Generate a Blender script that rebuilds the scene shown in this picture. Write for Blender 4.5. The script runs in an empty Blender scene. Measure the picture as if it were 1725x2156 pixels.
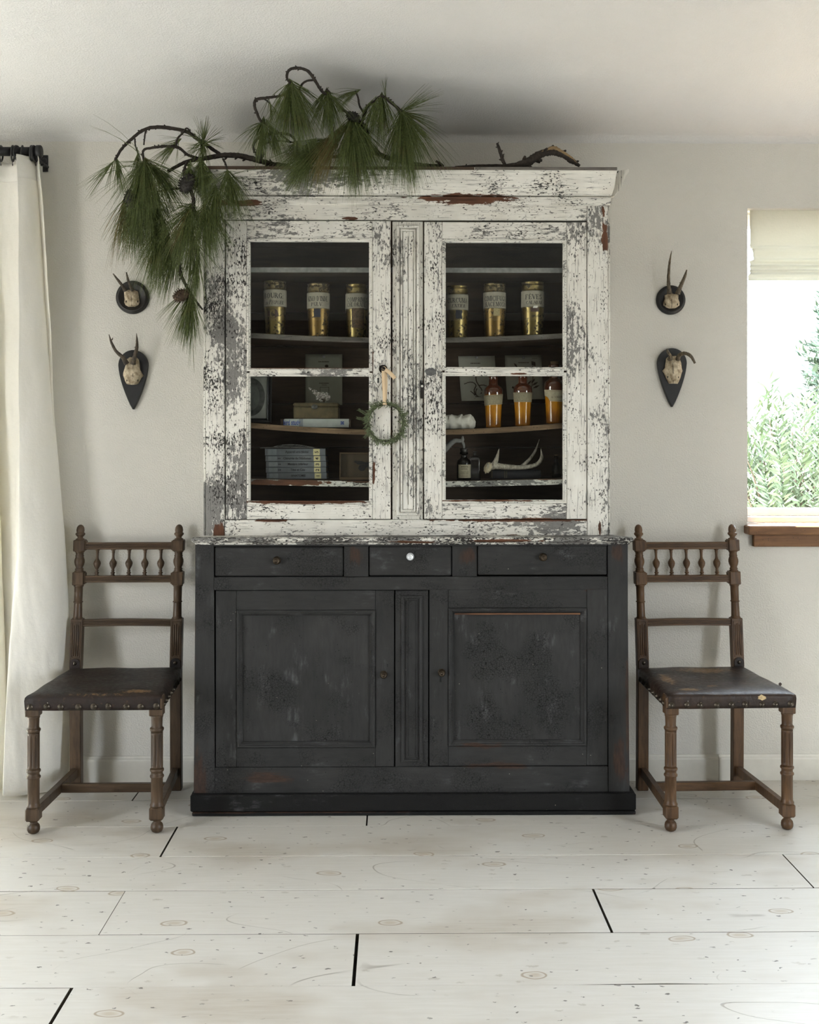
import bpy, bmesh, math, random
from math import sin, cos, pi, radians, sqrt, atan2
from mathutils import Vector, Matrix, noise as mnoise

SC = bpy.context.scene
COL = SC.collection

# ---------------------------------------------------------------- camera
F, W, H, HOR, EYE = 2400.0, 1725.0, 2156.0, 934.0, 1.28
PHI = radians(0.65)
cam = bpy.data.cameras.new('camera')
cam.sensor_fit = 'VERTICAL'
cam.sensor_height = 24.0
cam.lens = F * 24.0 / H
cam.shift_y = -(H / 2 - HOR) / H
cam.clip_start = 0.05
camo = bpy.data.objects.new('camera', cam)
camo.location = (0, 0, EYE)
camo.rotation_euler = (pi / 2, 0, -PHI)
COL.objects.link(camo)
SC.camera = camo

# ---------------------------------------------------------------- world, window portals, exposure
wld = bpy.data.worlds.new('overcast_sky')
SC.world = wld
wld.use_nodes = True
wn = wld.node_tree
bg = wn.nodes['Background']
tc = wn.nodes.new('ShaderNodeTexCoord')
sx = wn.nodes.new('ShaderNodeSeparateXYZ')
rp = wn.nodes.new('ShaderNodeValToRGB')
wn.links.new(tc.outputs['Generated'], sx.inputs[0])
mr = wn.nodes.new('ShaderNodeMapRange')
mr.inputs[1].default_value, mr.inputs[2].default_value = -1, 1
wn.links.new(sx.outputs[2], mr.inputs[0])
wn.links.new(mr.outputs[0], rp.inputs[0])
e = rp.color_ramp.elements
e[0].position, e[0].color = 0.0, (0.31, 0.305, 0.285, 1)
e[1].position, e[1].color = 1.0, (0.72, 0.84, 1.0, 1)
k = e.new(0.47); k.color = (0.31, 0.305, 0.285, 1)
k = e.new(0.52); k.color = (0.92, 0.97, 1.0, 1)
wn.links.new(rp.outputs[0], bg.inputs[0])
bg.inputs[1].default_value = 10.5

def portal(name, loc, rot, sx_, sy_):
    l = bpy.data.lights.new(name, 'AREA')
    l.shape = 'RECTANGLE'; l.size = sx_; l.size_y = sy_
    l.cycles.is_portal = True
    o = bpy.data.objects.new(name, l)
    o.location = loc; o.rotation_euler = rot
    COL.objects.link(o)

# room extents
WALL, WT = 4.33, 0.16            # inner face of the back wall, its thickness
XL, XR, YR = -3.6, 3.1, -2.6     # left, right and rear walls
CEIL, SLOPE, RIDGE = 2.4455, 0.25, 0.9
WIN_R = (1.338, 2.55, 0.966, 2.177)        # right window in the back wall: x0 x1 z0 z1
WIN_L = (-2.85, -1.60, 0.03, 2.12)          # glazed door behind the curtain
SIDE_L = (0.8, 1.95, 0.05, 2.0)            # side wall openings: y0 y1 z0 z1
SIDE_R = (0.6, 1.7, 0.05, 2.0)
portal('portal_back_right', ((WIN_R[0]+WIN_R[1])/2, WALL+WT+0.01, (WIN_R[2]+WIN_R[3])/2), (-pi/2, 0, 0), WIN_R[1]-WIN_R[0], WIN_R[3]-WIN_R[2])
portal('portal_back_left', ((WIN_L[0]+WIN_L[1])/2, WALL+WT+0.01, (WIN_L[2]+WIN_L[3])/2), (-pi/2, 0, 0), WIN_L[1]-WIN_L[0], WIN_L[3]-WIN_L[2])
portal('portal_left', (XL-WT-0.01, (SIDE_L[0]+SIDE_L[1])/2, (SIDE_L[2]+SIDE_L[3])/2), (0, -pi/2, 0), SIDE_L[3]-SIDE_L[2], SIDE_L[1]-SIDE_L[0])
portal('portal_right', (XR+WT+0.01, (SIDE_R[0]+SIDE_R[1])/2, (SIDE_R[2]+SIDE_R[3])/2), (0, pi/2, 0), SIDE_R[3]-SIDE_R[2], SIDE_R[1]-SIDE_R[0])

sun = bpy.data.lights.new('sun', 'SUN')
sun.energy = 95.0; sun.angle = radians(0.6); sun.color = (1.0, 0.97, 0.93)
suno = bpy.data.objects.new('sun', sun)
suno.rotation_euler = (-(pi/2 - radians(69)), 0, radians(36))      # stands high behind the back wall
COL.objects.link(suno)

vs = SC.view_settings
vs.view_transform = 'Standard'
vs.look = 'None'
vs.gamma = 1.0
vs.use_curve_mapping = False
vs.exposure = 0.94
SC.cycles.max_bounces = 10
SC.cycles.diffuse_bounces = 6
SC.cycles.transparent_max_bounces = 12
SC.cycles.sample_clamp_indirect = 25.0
SC.cycles.caustics_reflective = False
SC.cycles.caustics_refractive = False

# ---------------------------------------------------------------- pixel -> place on a plane of known depth
def ray(px, py):
    u, v = (px - W / 2) / F, (HOR - py) / F
    return sin(PHI) + u * cos(PHI), cos(PHI) - u * sin(PHI), v
def P(px, py, Y):
    dx, dy, v = ray(px, py)
    t = Y / dy
    return Vector((t * dx, Y, EYE + t * v))
def PX(px, Y): return P(px, HOR, Y).x
def PZ(py, Y, px=862.5): return P(px, py, Y).z
def SZ(n, Y): return n * Y / F          # n pixels at depth Y, in metres
def on_floor(px, py):
    dx, dy, v = ray(px, py)
    t = -EYE / v
    return Vector((t * dx, t * dy, 0))

# ---------------------------------------------------------------- mesh builder
class MB:
    def __init__(s): s.v, s.f, s.sm = [], [], []
    def add(s, vs, fs, smooth=False):
        b = len(s.v)
        s.v += [tuple(p) for p in vs]
        s.f += [tuple(i + b for i in f) for f in fs]
        s.sm += [smooth] * len(fs)
        return s
    def box(s, x0, x1, y0, y1, z0, z1, c=0.0015):
        x0, x1 = sorted((x0, x1)); y0, y1 = sorted((y0, y1)); z0, z1 = sorted((z0, z1))
        c = min(c, (x1-x0)/2.1, (y1-y0)/2.1, (z1-z0)/2.1)
        lo, hi = (x0, y0, z0), (x1, y1, z1)
        if c <= 0:
            vs = [[(lo, hi)[(i >> a) & 1][a] for a in range(3)] for i in range(8)]
            return s.add(vs, [(0,2,3,1),(4,5,7,6),(0,1,5,4),(2,6,7,3),(0,4,6,2),(1,3,7,5)])
        vs, ix = [], {}
        for i in range(8):
            for a in range(3):
                p = []
                for b in range(3):
                    h = (i >> b) & 1
                    q = hi[b] if h else lo[b]
                    if b != a: q += -c if h else c
                    p.append(q)
                ix[i, a] = len(vs); vs.append(p)
        fs = []
        for a in range(3):
            b, d = [(1,2),(2,0),(0,1)][a]
            for h in (0, 1):
                q = [h << a, (h << a) | (1 << b), (h << a) | (1 << b) | (1 << d), (h << a) | (1 << d)]
                fs.append(tuple(ix[i, a] for i in (q if h else q[::-1])))
            for hb in (0, 1):
                for hd in (0, 1):
                    i = (hb << b) | (hd << d); j = i | (1 << a)
                    fs.append((ix[i, b], ix[i, d], ix[j, d], ix[j, b]))
        for i in range(8): fs.append((ix[i,0], ix[i,1], ix[i,2]))
        return s.add(vs, fs)
    def pbox(s, px0, px1, py0, py1, Y0, Y1, c=0.0015):
        return s.box(PX(px0, Y0), PX(px1, Y0), Y0, Y1, PZ(py1, Y0), PZ(py0, Y0), c)
    def lathe(s, prof, n=24, M=None, flute=None, smooth=True, caps=True):
        """prof: (r, z) from bottom to top; flute(i) -> (depth, count) for profile row i."""
        vs, fs = [], []
        for k, (r, z) in enumerate(prof):
            d, c = flute(k) if flute else (0, 0)
            for i in range(n):
                a = 2 * pi * i / n
                rr = r - (d * max(0.0, cos(c * a)) ** 0.6 if d else 0)
                vs.append(Vector((rr * cos(a), rr * sin(a), z)))
        for k in range(len(prof) - 1):
            for i in range(n):
                j = (i + 1) % n
                fs.append((k*n+i, k*n+j, (k+1)*n+j, (k+1)*n+i))
        if caps:
            fs.append(tuple(range(n))[::-1]); fs.append(tuple((len(prof)-1)*n+i for i in range(n)))
        if M is not None: vs = [M @ p for p in vs]
        return s.add(vs, fs, smooth)
    def tube(s, pts, rad, n=8, smooth=True, caps=True, rough=0.0, seed=0):
        pts = [Vector(p) for p in pts]
        if not hasattr(rad, '__len__'): rad = [rad] * len(pts)
        rnd = random.Random(seed)
        vs, fs = [], []
        T0 = (pts[1] - pts[0]).normalized()
        U = T0.orthogonal().normalized()
        for k, p in enumerate(pts):
            T = (pts[min(k+1, len(pts)-1)] - pts[max(k-1, 0)]).normalized()
            U = (U - T * U.dot(T)).normalized()
            V = T.cross(U)
            for i in range(n):
                a = 2 * pi * i / n
                r = rad[k] * (1 + (rnd.uniform(-rough, rough) if rough else 0))
                vs.append(p + U * (r * cos(a)) + V * (r * sin(a)))
        m = len(pts)
        for k in range(m - 1):
            for i in range(n):
                j = (i + 1) % n
                fs.append((k*n+i, k*n+j, (k+1)*n+j, (k+1)*n+i))
        if caps:
            fs.append(tuple(range(n))[::-1]); fs.append(tuple((m-1)*n+i for i in range(n)))
        return s.add(vs, fs, smooth)
    def prism(s, out, y0, y1, c=0.0):
        """out: closed (x, z) outline; front face at y0 (toward the camera), back at y1; c chamfers the front edge."""
        n = len(out)
        cx = sum(p[0] for p in out) / n; cz = sum(p[1] for p in out) / n
        R = max(sqrt((p[0]-cx)**2 + (p[1]-cz)**2) for p in out)
        k = 1 - c / R if c else 1
        rings = [[(x, y1, z) for x, z in out]]
        if c:
            rings.append([(x, y0 + c, z) for x, z in out])
        rings.append([(cx + (x-cx)*k, y0, cz + (z-cz)*k) for x, z in out])
        vs = [p for r in rings for p in r]
        fs = []
        for q in range(len(rings) - 1):
            for i in range(n):
                j = (i + 1) % n
                fs.append((q*n+i, q*n+j, (q+1)*n+j, (q+1)*n+i))
        fs.append(tuple(range(n))); fs.append(tuple((len(rings)-1)*n+i for i in range(n))[::-1])
        return s.add(vs, fs)
    def rects(s, x0, x1, z0, z1, loops):
        """rectangular mitred moulding: loops of (inset, y)"""
        vs, fs = [], []
        for i, y in loops:
            vs += [(x0+i, y, z0+i), (x1-i, y, z0+i), (x1-i, y, z1-i), (x0+i, y, z1-i)]
        for k in range(len(loops) - 1):
            for a in range(4):
                b = (a + 1) % 4
                fs.append((k*4+a, k*4+b, (k+1)*4+b, (k+1)*4+a))
        return s.add(vs, fs)
    def sweepx(s, prof, xa, xb, mit0=0.0, mit1=0.0, yref=0.0):
        """closed (y, z) profile run along x; ends mitred by mit*(yref-y)"""
        n = len(prof)
        vs = [(xa - mit0*(yref-y), y, z) for y, z in prof] + [(xb + mit1*(yref-y), y, z) for y, z in prof]
        fs = [(i, (i+1) % n, n+(i+1) % n, n+i) for i in range(n)]
        fs += [tuple(range(n)), tuple(range(n, 2*n))[::-1]]
        return s.add(vs, fs)
    def grid(s, rows, smooth=True, closed=False):
        n = len(rows[0]); b = []
        for r in rows: b += list(r)
        fs = []
        for k in range(len(rows) - 1):
            for i in range(n if closed else n - 1):
                j = (i + 1) % n
                fs.append((k*n+i, k*n+j, (k+1)*n+j, (k+1)*n+i))
        return s.add(b, fs, smooth)
    def loft(s, rings, smooth=True):
        s.grid(rings, smooth, closed=True)
        n = len(rings[0]); m = len(s.v)
        s.f.append(tuple(m - n*len(rings) + i for i in range(n))[::-1]); s.sm.append(smooth)
        s.f.append(tuple(m - n + i for i in range(n))); s.sm.append(smooth)
        return s
    def xf(s, fn):
        s.v = [tuple(fn(Vector(p))) for p in s.v]; return s
    def build(s, name, mat=None, parent=None, org=None, fix=True, solid=0.0):
        root = parent
        while root is not None and root.parent is not None: root = root.parent
        off = Vector(org) if org is not None else (Vector(root.location) if root is not None else Vector((0,0,0)))
        me = bpy.data.meshes.new(name)
        me.from_pydata([(p[0]-off.x, p[1]-off.y, p[2]-off.z) for p in s.v], [], s.f)
        me.polygons.foreach_set('use_smooth', s.sm)
        if fix:
            bm = bmesh.new(); bm.from_mesh(me)
            bmesh.ops.recalc_face_normals(bm, faces=bm.faces)
            bm.to_mesh(me); bm.free()
        o = bpy.data.objects.new(name, me)
        COL.objects.link(o)
        if mat: me.materials.append(mat)
        if parent is not None: o.parent = parent
        elif org is not None: o.location = off
        if solid:
            m = o.modifiers.new('thickness', 'SOLIDIFY'); m.thickness = solid; m.offset = 0
        return o

def empty(name, loc=(0,0,0), parent=None):
    o = bpy.data.objects.new(name, None)
    o.empty_display_size = 0.05
    COL.objects.link(o); o.location = loc
    if parent is not None: o.parent = parent
    return o
def tag(o, label=None, cat=None, group=None, kind=None):
    if label: o['label'] = label
    if cat: o['category'] = cat
    if group: o['group'] = group
    if kind: o['kind'] = kind
    return o
def thing(name, loc, label, cat, group=None): return tag(empty(name, loc), label, cat, group)

def spline(pts, n=8):
    """Catmull-Rom through points"""
    pts = [Vector(p) for p in pts]
    if len(pts) < 3: return [pts[0].lerp(pts[-1], i / n) for i in range(n + 1)]
    q = [pts[0]*2 - pts[1]] + pts + [pts[-1]*2 - pts[-2]]
    out = []
    for k in range(1, len(q) - 2):
        a, b, c, d = q[k-1], q[k], q[k+1], q[k+2]
        for i in range(n):
            t = i / n
            out.append(0.5 * ((2*b) + (c-a)*t + (2*a-5*b+4*c-d)*t*t + (3*b-a-3*c+d)*t**3))
    out.append(pts[-1])
    return out
def lerps(vals, m):
    """resample a list of numbers to m samples"""
    out = []
    for i in range(m):
        t = i / (m - 1) * (len(vals) - 1); k = min(int(t), len(vals) - 2)
        out.append(vals[k] + (vals[k+1] - vals[k]) * (t - k))
    return out
def at(loc, rx=0, ry=0, rz=0): return Matrix.Translation(loc) @ Matrix.Rotation(rz,4,'Z') @ Matrix.Rotation(ry,4,'Y') @ Matrix.Rotation(rx,4,'X')
FACE = Matrix.Rotation(pi/2, 4, 'X')      # lathe axis z -> -y (toward the camera)
ALONGX = Matrix.Rotation(pi/2, 4, 'Y')

# ---------------------------------------------------------------- materials
class NT:
    def __init__(s, name):
        s.m = bpy.data.materials.new(name); s.m.use_nodes = True
        s.t = s.m.node_tree; s.n = s.t.nodes
        s.b = s.n['Principled BSDF']; s.out = s.n['Material Output']
        s.co = s.n.new('ShaderNodeTexCoord').outputs['Object']
    def link(s, a, b): s.t.links.new(a, b)
    def put(s, sock, v):
        if isinstance(v, bpy.types.NodeSocket): s.link(v, sock)
        elif hasattr(v, '__len__') and len(v) == 3 and sock.type == 'RGBA': sock.default_value = (*v, 1)
        else: sock.default_value = v
    def math(s, op, a, b=0.0, c=None, clamp=False):
        n = s.n.new('ShaderNodeMath'); n.operation = op; n.use_clamp = clamp
        s.put(n.inputs[0], a); s.put(n.inputs[1], b)
        if c is not None: s.put(n.inputs[2], c)
        return n.outputs[0]
    def vmath(s, op, a, b=(0,0,0)):
        n = s.n.new('ShaderNodeVectorMath'); n.operation = op
        s.put(n.inputs[0], a); s.put(n.inputs[1], b)
        return n.outputs['Value'] if op in ('LENGTH','DISTANCE','DOT_PRODUCT') else n.outputs[0]
    def scale(s, v, sc): return s.vmath('MULTIPLY', v, sc)
    def noise(s, v, scale, detail=4, rough=0.55, dist=0.0, col=False):
        n = s.n.new('ShaderNodeTexNoise'); s.put(n.inputs['Vector'], v)
        n.inputs['Scale'].default_value = scale; n.inputs['Detail'].default_value = detail
        n.inputs['Roughness'].default_value = rough; n.inputs['Distortion'].default_value = dist
        return n.outputs['Color' if col else 'Fac']
    def voro(s, v, scale, feat='F1', rnd=1.0, dim='3D'):
        n = s.n.new('ShaderNodeTexVoronoi'); n.voronoi_dimensions = dim; n.feature = feat; s.put(n.inputs['Vector'], v)
        n.inputs['Scale'].default_value = scale; n.inputs['Randomness'].default_value = rnd
        return n.outputs['Distance']
    def step(s, v, a, b):
        n = s.n.new('ShaderNodeMapRange'); s.put(n.inputs[0], v)
        n.inputs[1].default_value, n.inputs[2].default_value = a, b
        n.interpolation_type = 'SMOOTHSTEP' if a < b else 'LINEAR'
        return n.outputs[0]
    def ramp(s, v, a, b, lo=0.0, hi=1.0):
        n = s.n.new('ShaderNodeMapRange'); s.put(n.inputs[0], v)
        for i, q in enumerate((a, b, lo, hi)): n.inputs[1+i].default_value = q
        return n.outputs[0]
    def mix(s, f, a, b):
        n = s.n.new('ShaderNodeMix'); n.data_type = 'RGBA'
        s.put(n.inputs[0], f); s.put(n.inputs[6], a); s.put(n.inputs[7], b)
        return n.outputs[2]
    def bump(s, h, dist=0.002, strength=1.0):
        n = s.n.new('ShaderNodeBump'); s.put(n.inputs['Height'], h)
        n.inputs['Distance'].default_value = dist; n.inputs['Strength'].default_value = strength
        s.link(n.outputs[0], s.b.inputs['Normal'])
    def blobs(s, lst, nz, amp=1.6, soft=0.12):
        """mask of ragged patches: (centre, radii) in object space"""
        m = None
        for c, r in lst:
            d = s.vmath('LENGTH', s.vmath('DIVIDE', s.vmath('SUBTRACT', s.co, c), r))
            d = s.math('ADD', d, s.math('MULTIPLY', s.math('SUBTRACT', nz, 0.5), amp))
            q = s.step(s.math('SUBTRACT', 1.0, d), 0.0, soft)
            m = q if m is None else s.math('MAXIMUM', m, q)
        return m
    def done(s, col=None, rough=0.5, spec=None, metal=None, **kw):
        if col is not None: s.put(s.b.inputs['Base Color'], col)
        s.put(s.b.inputs['Roughness'], rough)
        if spec is not None: s.b.inputs['Specular IOR Level'].default_value = spec
        if metal is not None: s.put(s.b.inputs['Metallic'], metal)
        for q, v in kw.items(): s.put(s.b.inputs[q.replace('_', ' ')], v)
        return s.m

def plain(name, col, rough=0.5, var=0.15, scale=30, spec=0.5, metal=0.0, bump=0.0, stretch=(1,1,1)):
    m = NT(name)
    nz = m.noise(m.scale(m.co, stretch), scale, 5)
    c = m.mix(m.ramp(nz, 0.3, 0.7), tuple(q*(1-var) for q in col), tuple(min(1, q*(1+var)) for q in col))
    if bump: m.bump(nz, bump)
    return m.done(c, rough, spec, metal)

def white_paint(name, grain, off, patches=(), wear=0.0):
    """old white paint, chipped through a grey coat to bare wood; grain 'x' or 'z'"""
    m = NT(name)
    st = (0.16, 1, 1) if grain == 'x' else (1, 1, 0.16)
    st2 = (0.45, 1, 1) if grain == 'x' else (1, 1, 0.45)
    cv = m.vmath('ADD', m.co, off)
    g = m.scale(cv, st); g2 = m.scale(cv, st2)
    big = m.noise(m.scale(cv, (0.5, 1, 1) if grain == 'x' else (1, 1, 0.5)), 6.0, 3)
    big2 = m.noise(m.vmath('ADD', cv, (3.1, 1.7, 5.3)), 9.0, 3)
    n1 = m.noise(g2, 95, 6, 0.72)
    grey = m.step(m.math('ADD', n1, m.math('MULTIPLY', m.math('SUBTRACT', big, 0.5), 1.05 + wear)), 0.592 - wear*0.2, 0.610 - wear*0.2)
    n2 = m.noise(m.vmath('ADD', g2, (7, 3, 1)), 190, 5, 0.66)
    dark = m.step(m.math('ADD', n2, m.math('MULTIPLY', m.math('SUBTRACT', big2, 0.5), 0.55)), 0.628 - wear*0.2, 0.650 - wear*0.2)
    n3 = m.noise(m.scale(cv, (0.035, 1, 1) if grain == 'x' else (1, 1, 0.035)), 330, 3, 0.6)
    crack = m.math('MULTIPLY', m.step(n3, 0.58, 0.66), m.step(big2, 0.36, 0.54))
    speck = m.math('MULTIPLY', m.step(m.math('SUBTRACT', 0.33, m.voro(m.vmath('ADD', g2, m.scale(m.noise(cv, 140, 2, col=True), (0.006, 0.006, 0.006))), 150)), 0.0, 0.08), m.step(m.noise(cv, 38, 3), 0.54, 0.64))
    tone = m.noise(cv, 14, 4)
    wcol = m.mix(m.ramp(tone, 0.3, 0.7), (0.64, 0.62, 0.56), (0.74, 0.725, 0.67))
    wcol = m.mix(m.math('MULTIPLY', m.step(n3, 0.35, 0.62), 0.14), wcol, (0.40, 0.39, 0.37))
    gcol = m.mix(m.ramp(n2, 0.3, 0.7), (0.105, 0.101, 0.096), (0.205, 0.198, 0.186))
    c = m.mix(m.math('MULTIPLY', grey, 0.93), wcol, gcol)
    c = m.mix(m.math('MULTIPLY', crack, 0.75), c, (0.05, 0.047, 0.045))
    c = m.mix(dark, c, (0.028, 0.025, 0.023))
    c = m.mix(speck, c, (0.03, 0.027, 0.025))
    hgt = m.math('SUBTRACT', 1.0, m.math('MAXIMUM', m.math('MAXIMUM', grey, dark), m.math('MULTIPLY', crack, 0.8)))
    if patches:
        pm = m.blobs(patches, m.noise(m.scale(cv, (0.35, 1, 1) if grain == 'x' else (1, 1, 0.35)), 60, 5, 0.65), 2.6, 0.12)
        wood = m.mix(m.ramp(m.noise(g, 60, 5), 0.3, 0.7), (0.045, 0.019, 0.010), (0.145, 0.060, 0.030))
        c = m.mix(pm, c, wood)
        hgt = m.math('MINIMUM', hgt, m.math('SUBTRACT', 1.0, pm))
    m.bump(hgt, 0.0012, 0.8)
    return m.done(c, 0.55, 0.3)

def dark_paint(name, grain, off, patches=(), crackle=1.0, base=1.0):
    """old near-black paint with crazing, pale scuffs and worn brown patches"""
    m = NT(name)
    st = (0.2, 1, 1) if grain == 'x' else (1, 1, 0.2)
    cv = m.vmath('ADD', m.co, off)
    g = m.scale(cv, st)
    big = m.noise(cv, 4.0, 4); fine = m.noise(g, 70, 5, 0.65); mid = m.noise(m.scale(cv, (0.6,1,1) if grain=='x' else (1,1,0.6)), 14, 5, 0.6)
    b = base
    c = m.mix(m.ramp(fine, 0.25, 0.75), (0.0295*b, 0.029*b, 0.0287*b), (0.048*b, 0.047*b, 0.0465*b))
    c = m.mix(m.ramp(big, 0.35, 0.70), m.mix(0.4, c, (0.008, 0.008, 0.008)), c)
    scuff = m.math('MULTIPLY', m.step(mid, 0.56, 0.70), m.step(fine, 0.40, 0.65))
    c = m.mix(m.math('MULTIPLY', scuff, 0.6), c, (0.115, 0.113, 0.118))
    wv = m.vmath('ADD', cv, m.scale(m.noise(cv, 60, 2, col=True), (0.012, 0.012, 0.012)))
    ve = m.voro(wv, 120, 'DISTANCE_TO_EDGE')
    ck = m.math('MULTIPLY', m.step(m.math('SUBTRACT', 0.075, ve), 0.0, 0.05), m.step(m.noise(m.vmath('ADD', cv, (2, 5, 9)), 5.0, 3), 0.48, 0.60))
    c = m.mix(m.math('MULTIPLY', ck, 0.8 * crackle), c, (0.008, 0.007, 0.007))
    dots = m.math('MULTIPLY', m.step(m.math('SUBTRACT', 0.13, m.voro(cv, 70)), 0.0, 0.04), m.step(m.noise(cv, 11, 2), 0.55, 0.62))
    c = m.mix(dots, c, (0.006, 0.006, 0.006))
    fleck = m.math('MULTIPLY', m.step(m.math('SUBTRACT', 0.075, m.voro(m.vmath('ADD', cv, (4, 4, 4)), 34)), 0.0, 0.03), m.step(m.noise(cv, 7, 2), 0.55, 0.60))
    c = m.mix(m.math('MULTIPLY', fleck, 0.8), c, (0.22, 0.20, 0.17))
    h = m.math('SUBTRACT', m.math('MULTIPLY', fine, 0.35), ck)
    if patches:
        pm = m.blobs(patches, m.noise(g, 45, 6, 0.7), 3.4, 0.5)
        wood = m.mix(m.ramp(m.noise(g, 120, 5, 0.7), 0.35, 0.7), (0.030, 0.017, 0.013), (0.085, 0.044, 0.028))
        c = m.mix(m.math('MULTIPLY', pm, 0.7), c, wood)
    m.bump(h, 0.0008, 0.7)
    return m.done(c, m.ramp(fine, 0.3, 0.7, 0.45, 0.65), 0.16)

def wood(name, c0, c1, grain='x', scale=40, rough=0.5, spots=0.0, spec=0.28, coat=0.0):
    m = NT(name)
    st = {'x': (0.12, 1, 1), 'y': (1, 0.12, 1), 'z': (1, 1, 0.12)}[grain]
    g = m.scale(m.co, st)
    a = m.noise(g, scale, 6, 0.65, 0.6); b = m.noise(m.co, 5, 3)
    c = m.mix(m.ramp(m.math('ADD', a, m.math('MULTIPLY', m.math('SUBTRACT', b, 0.5), 0.5)), 0.3, 0.7), c0, c1)
    if spots:
        sp = m.math('MULTIPLY', m.step(m.math('SUBTRACT', 0.16, m.voro(m.co, 85)), 0, 0.05), spots)
        c = m.mix(sp, c, (0.02, 0.015, 0.012))
    m.bump(a, 0.0008, 0.6)
    return m.done(c, rough, spec, Coat_Weight=coat)

def plaster(name, col, scale=120, d=0.0035):
    m = NT(name)
    a = m.noise(m.co, scale, 3, 0.5); b = m.noise(m.co, 1.3, 3)
    h = m.step(a, 0.30, 0.72)
    c = m.mix(m.ramp(b, 0.3, 0.7), tuple(q*0.975 for q in col), tuple(q*1.015 for q in col))
    m.bump(h, d, 0.42)
    return m.done(c, 0.75, 0.25)

def floor_paint():
    m = NT('floor_white_paint')
    inf = m.n.new('ShaderNodeObjectInfo')
    rnd = inf.outputs['Random']
    cv = m.vmath('ADD', m.co, m.scale(rnd, (13.0, 0, 0)))
    g = m.scale(cv, (0.08, 1, 1))
    gr = m.noise(g, 90, 6, 0.65, 0.3); b = m.noise(m.scale(m.co, (0.5, 1, 1)), 2.6, 4)
    c = m.mix(m.ramp(gr, 0.3, 0.72), (0.60, 0.575, 0.525), (0.67, 0.65, 0.61))
    c = m.mix(m.math('MULTIPLY', m.step(b, 0.50, 0.68), m.ramp(gr, 0.3, 0.7, 0.25, 0.75)), c, (0.42, 0.365, 0.29))
    c = m.mix(m.math('MULTIPLY', m.math('SUBTRACT', rnd, 0.5), 0.16), c, (0.5, 0.47, 0.42))
    # knots: faint rings inside sparse cells
    kv = m.vmath('ADD', m.scale(cv, (1.25, 2.3, 0)), m.scale(m.noise(cv, 12, 2, col=True), (0.05, 0.05, 0)))
    kd = m.voro(kv, 1.6, dim='2D')
    ring = m.math('ABSOLUTE', m.math('SUBTRACT', kd, 0.062))
    kn = m.step(m.math('SUBTRACT', 0.011, ring), 0.0, 0.009)
    kin = m.step(m.math('SUBTRACT', 0.062, kd), 0.0, 0.05)
    c = m.mix(m.math('MULTIPLY', kin, 0.5), c, (0.42, 0.33, 0.22))
    c = m.mix(m.math('MULTIPLY', kn, 0.7), c, (0.28, 0.20, 0.12))
    # scratches: thin level lines of a broad noise
    def scr(off, sc, wd, lv, area):
        q = m.math('ABSOLUTE', m.math('SUBTRACT', m.noise(m.vmath('ADD', m.scale(m.co, (0.7, 1.5, 1)), off), sc, 1, 0.4), lv))
        a = m.step(m.noise(m.vmath('ADD', m.co, off), 2.2, 3), area, area + 0.06)
        return m.math('MULTIPLY', m.step(m.math('SUBTRACT', wd, q), 0.0, wd*0.7), a)
    s1 = scr((3, 1, 0), 1.6, 0.0016, 0.5, 0.53)
    s2 = scr((9, 5, 0), 2.4, 0.0022, 0.45, 0.55)
    s3 = scr((1, 8, 2), 1.1, 0.0010, 0.55, 0.50)
    c = m.mix(m.math('MULTIPLY', m.math('MAXIMUM', m.math('MAXIMUM', s1, s2), s3), 0.6), c, (0.25, 0.22, 0.18))
    # dents and dark nicks
    wob = m.vmath('ADD', m.co, m.scale(m.noise(m.co, 60, 3, 0.6, col=True), (0.030, 0.022, 0)))
    nk = m.math('MULTIPLY', m.step(m.math('SUBTRACT', 0.165, m.math('ADD', m.voro(m.scale(wob, (0.5, 1, 1)), 22, dim='2D'), m.math('MULTIPLY', m.noise(m.co, 21, 2), 0.22))), 0.0, 0.03), m.step(m.noise(m.co, 3.3, 3), 0.42, 0.54))
    c = m.mix(m.math('MULTIPLY', nk, 0.8), c, (0.06, 0.05, 0.04))
    dn = m.math('MULTIPLY', m.step(m.math('SUBTRACT', 0.20, m.math('ADD', m.voro(m.scale(m.vmath('ADD', wob, (5, 2, 1)), (0.4, 1, 1)), 15, dim='2D'), m.math('MULTIPLY', m.noise(m.co, 17, 2), 0.25))), 0.0, 0.06), m.step(m.noise(m.vmath('ADD', m.co, (7, 7, 7)), 2.7, 3), 0.46, 0.56))
    c = m.mix(m.math('MULTIPLY', dn, 0.4), c, (0.32, 0.28, 0.22))
    h = m.math('SUBTRACT', m.math('MULTIPLY', gr, 0.5), m.math('ADD', m.math('MAXIMUM', nk, dn), m.math('MAXIMUM', s1, s2)))
    m.bump(h, 0.0012, 0.5)
    return m.done(c, m.ramp(gr, 0.3, 0.7, 0.30, 0.42), 0.26)

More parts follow.
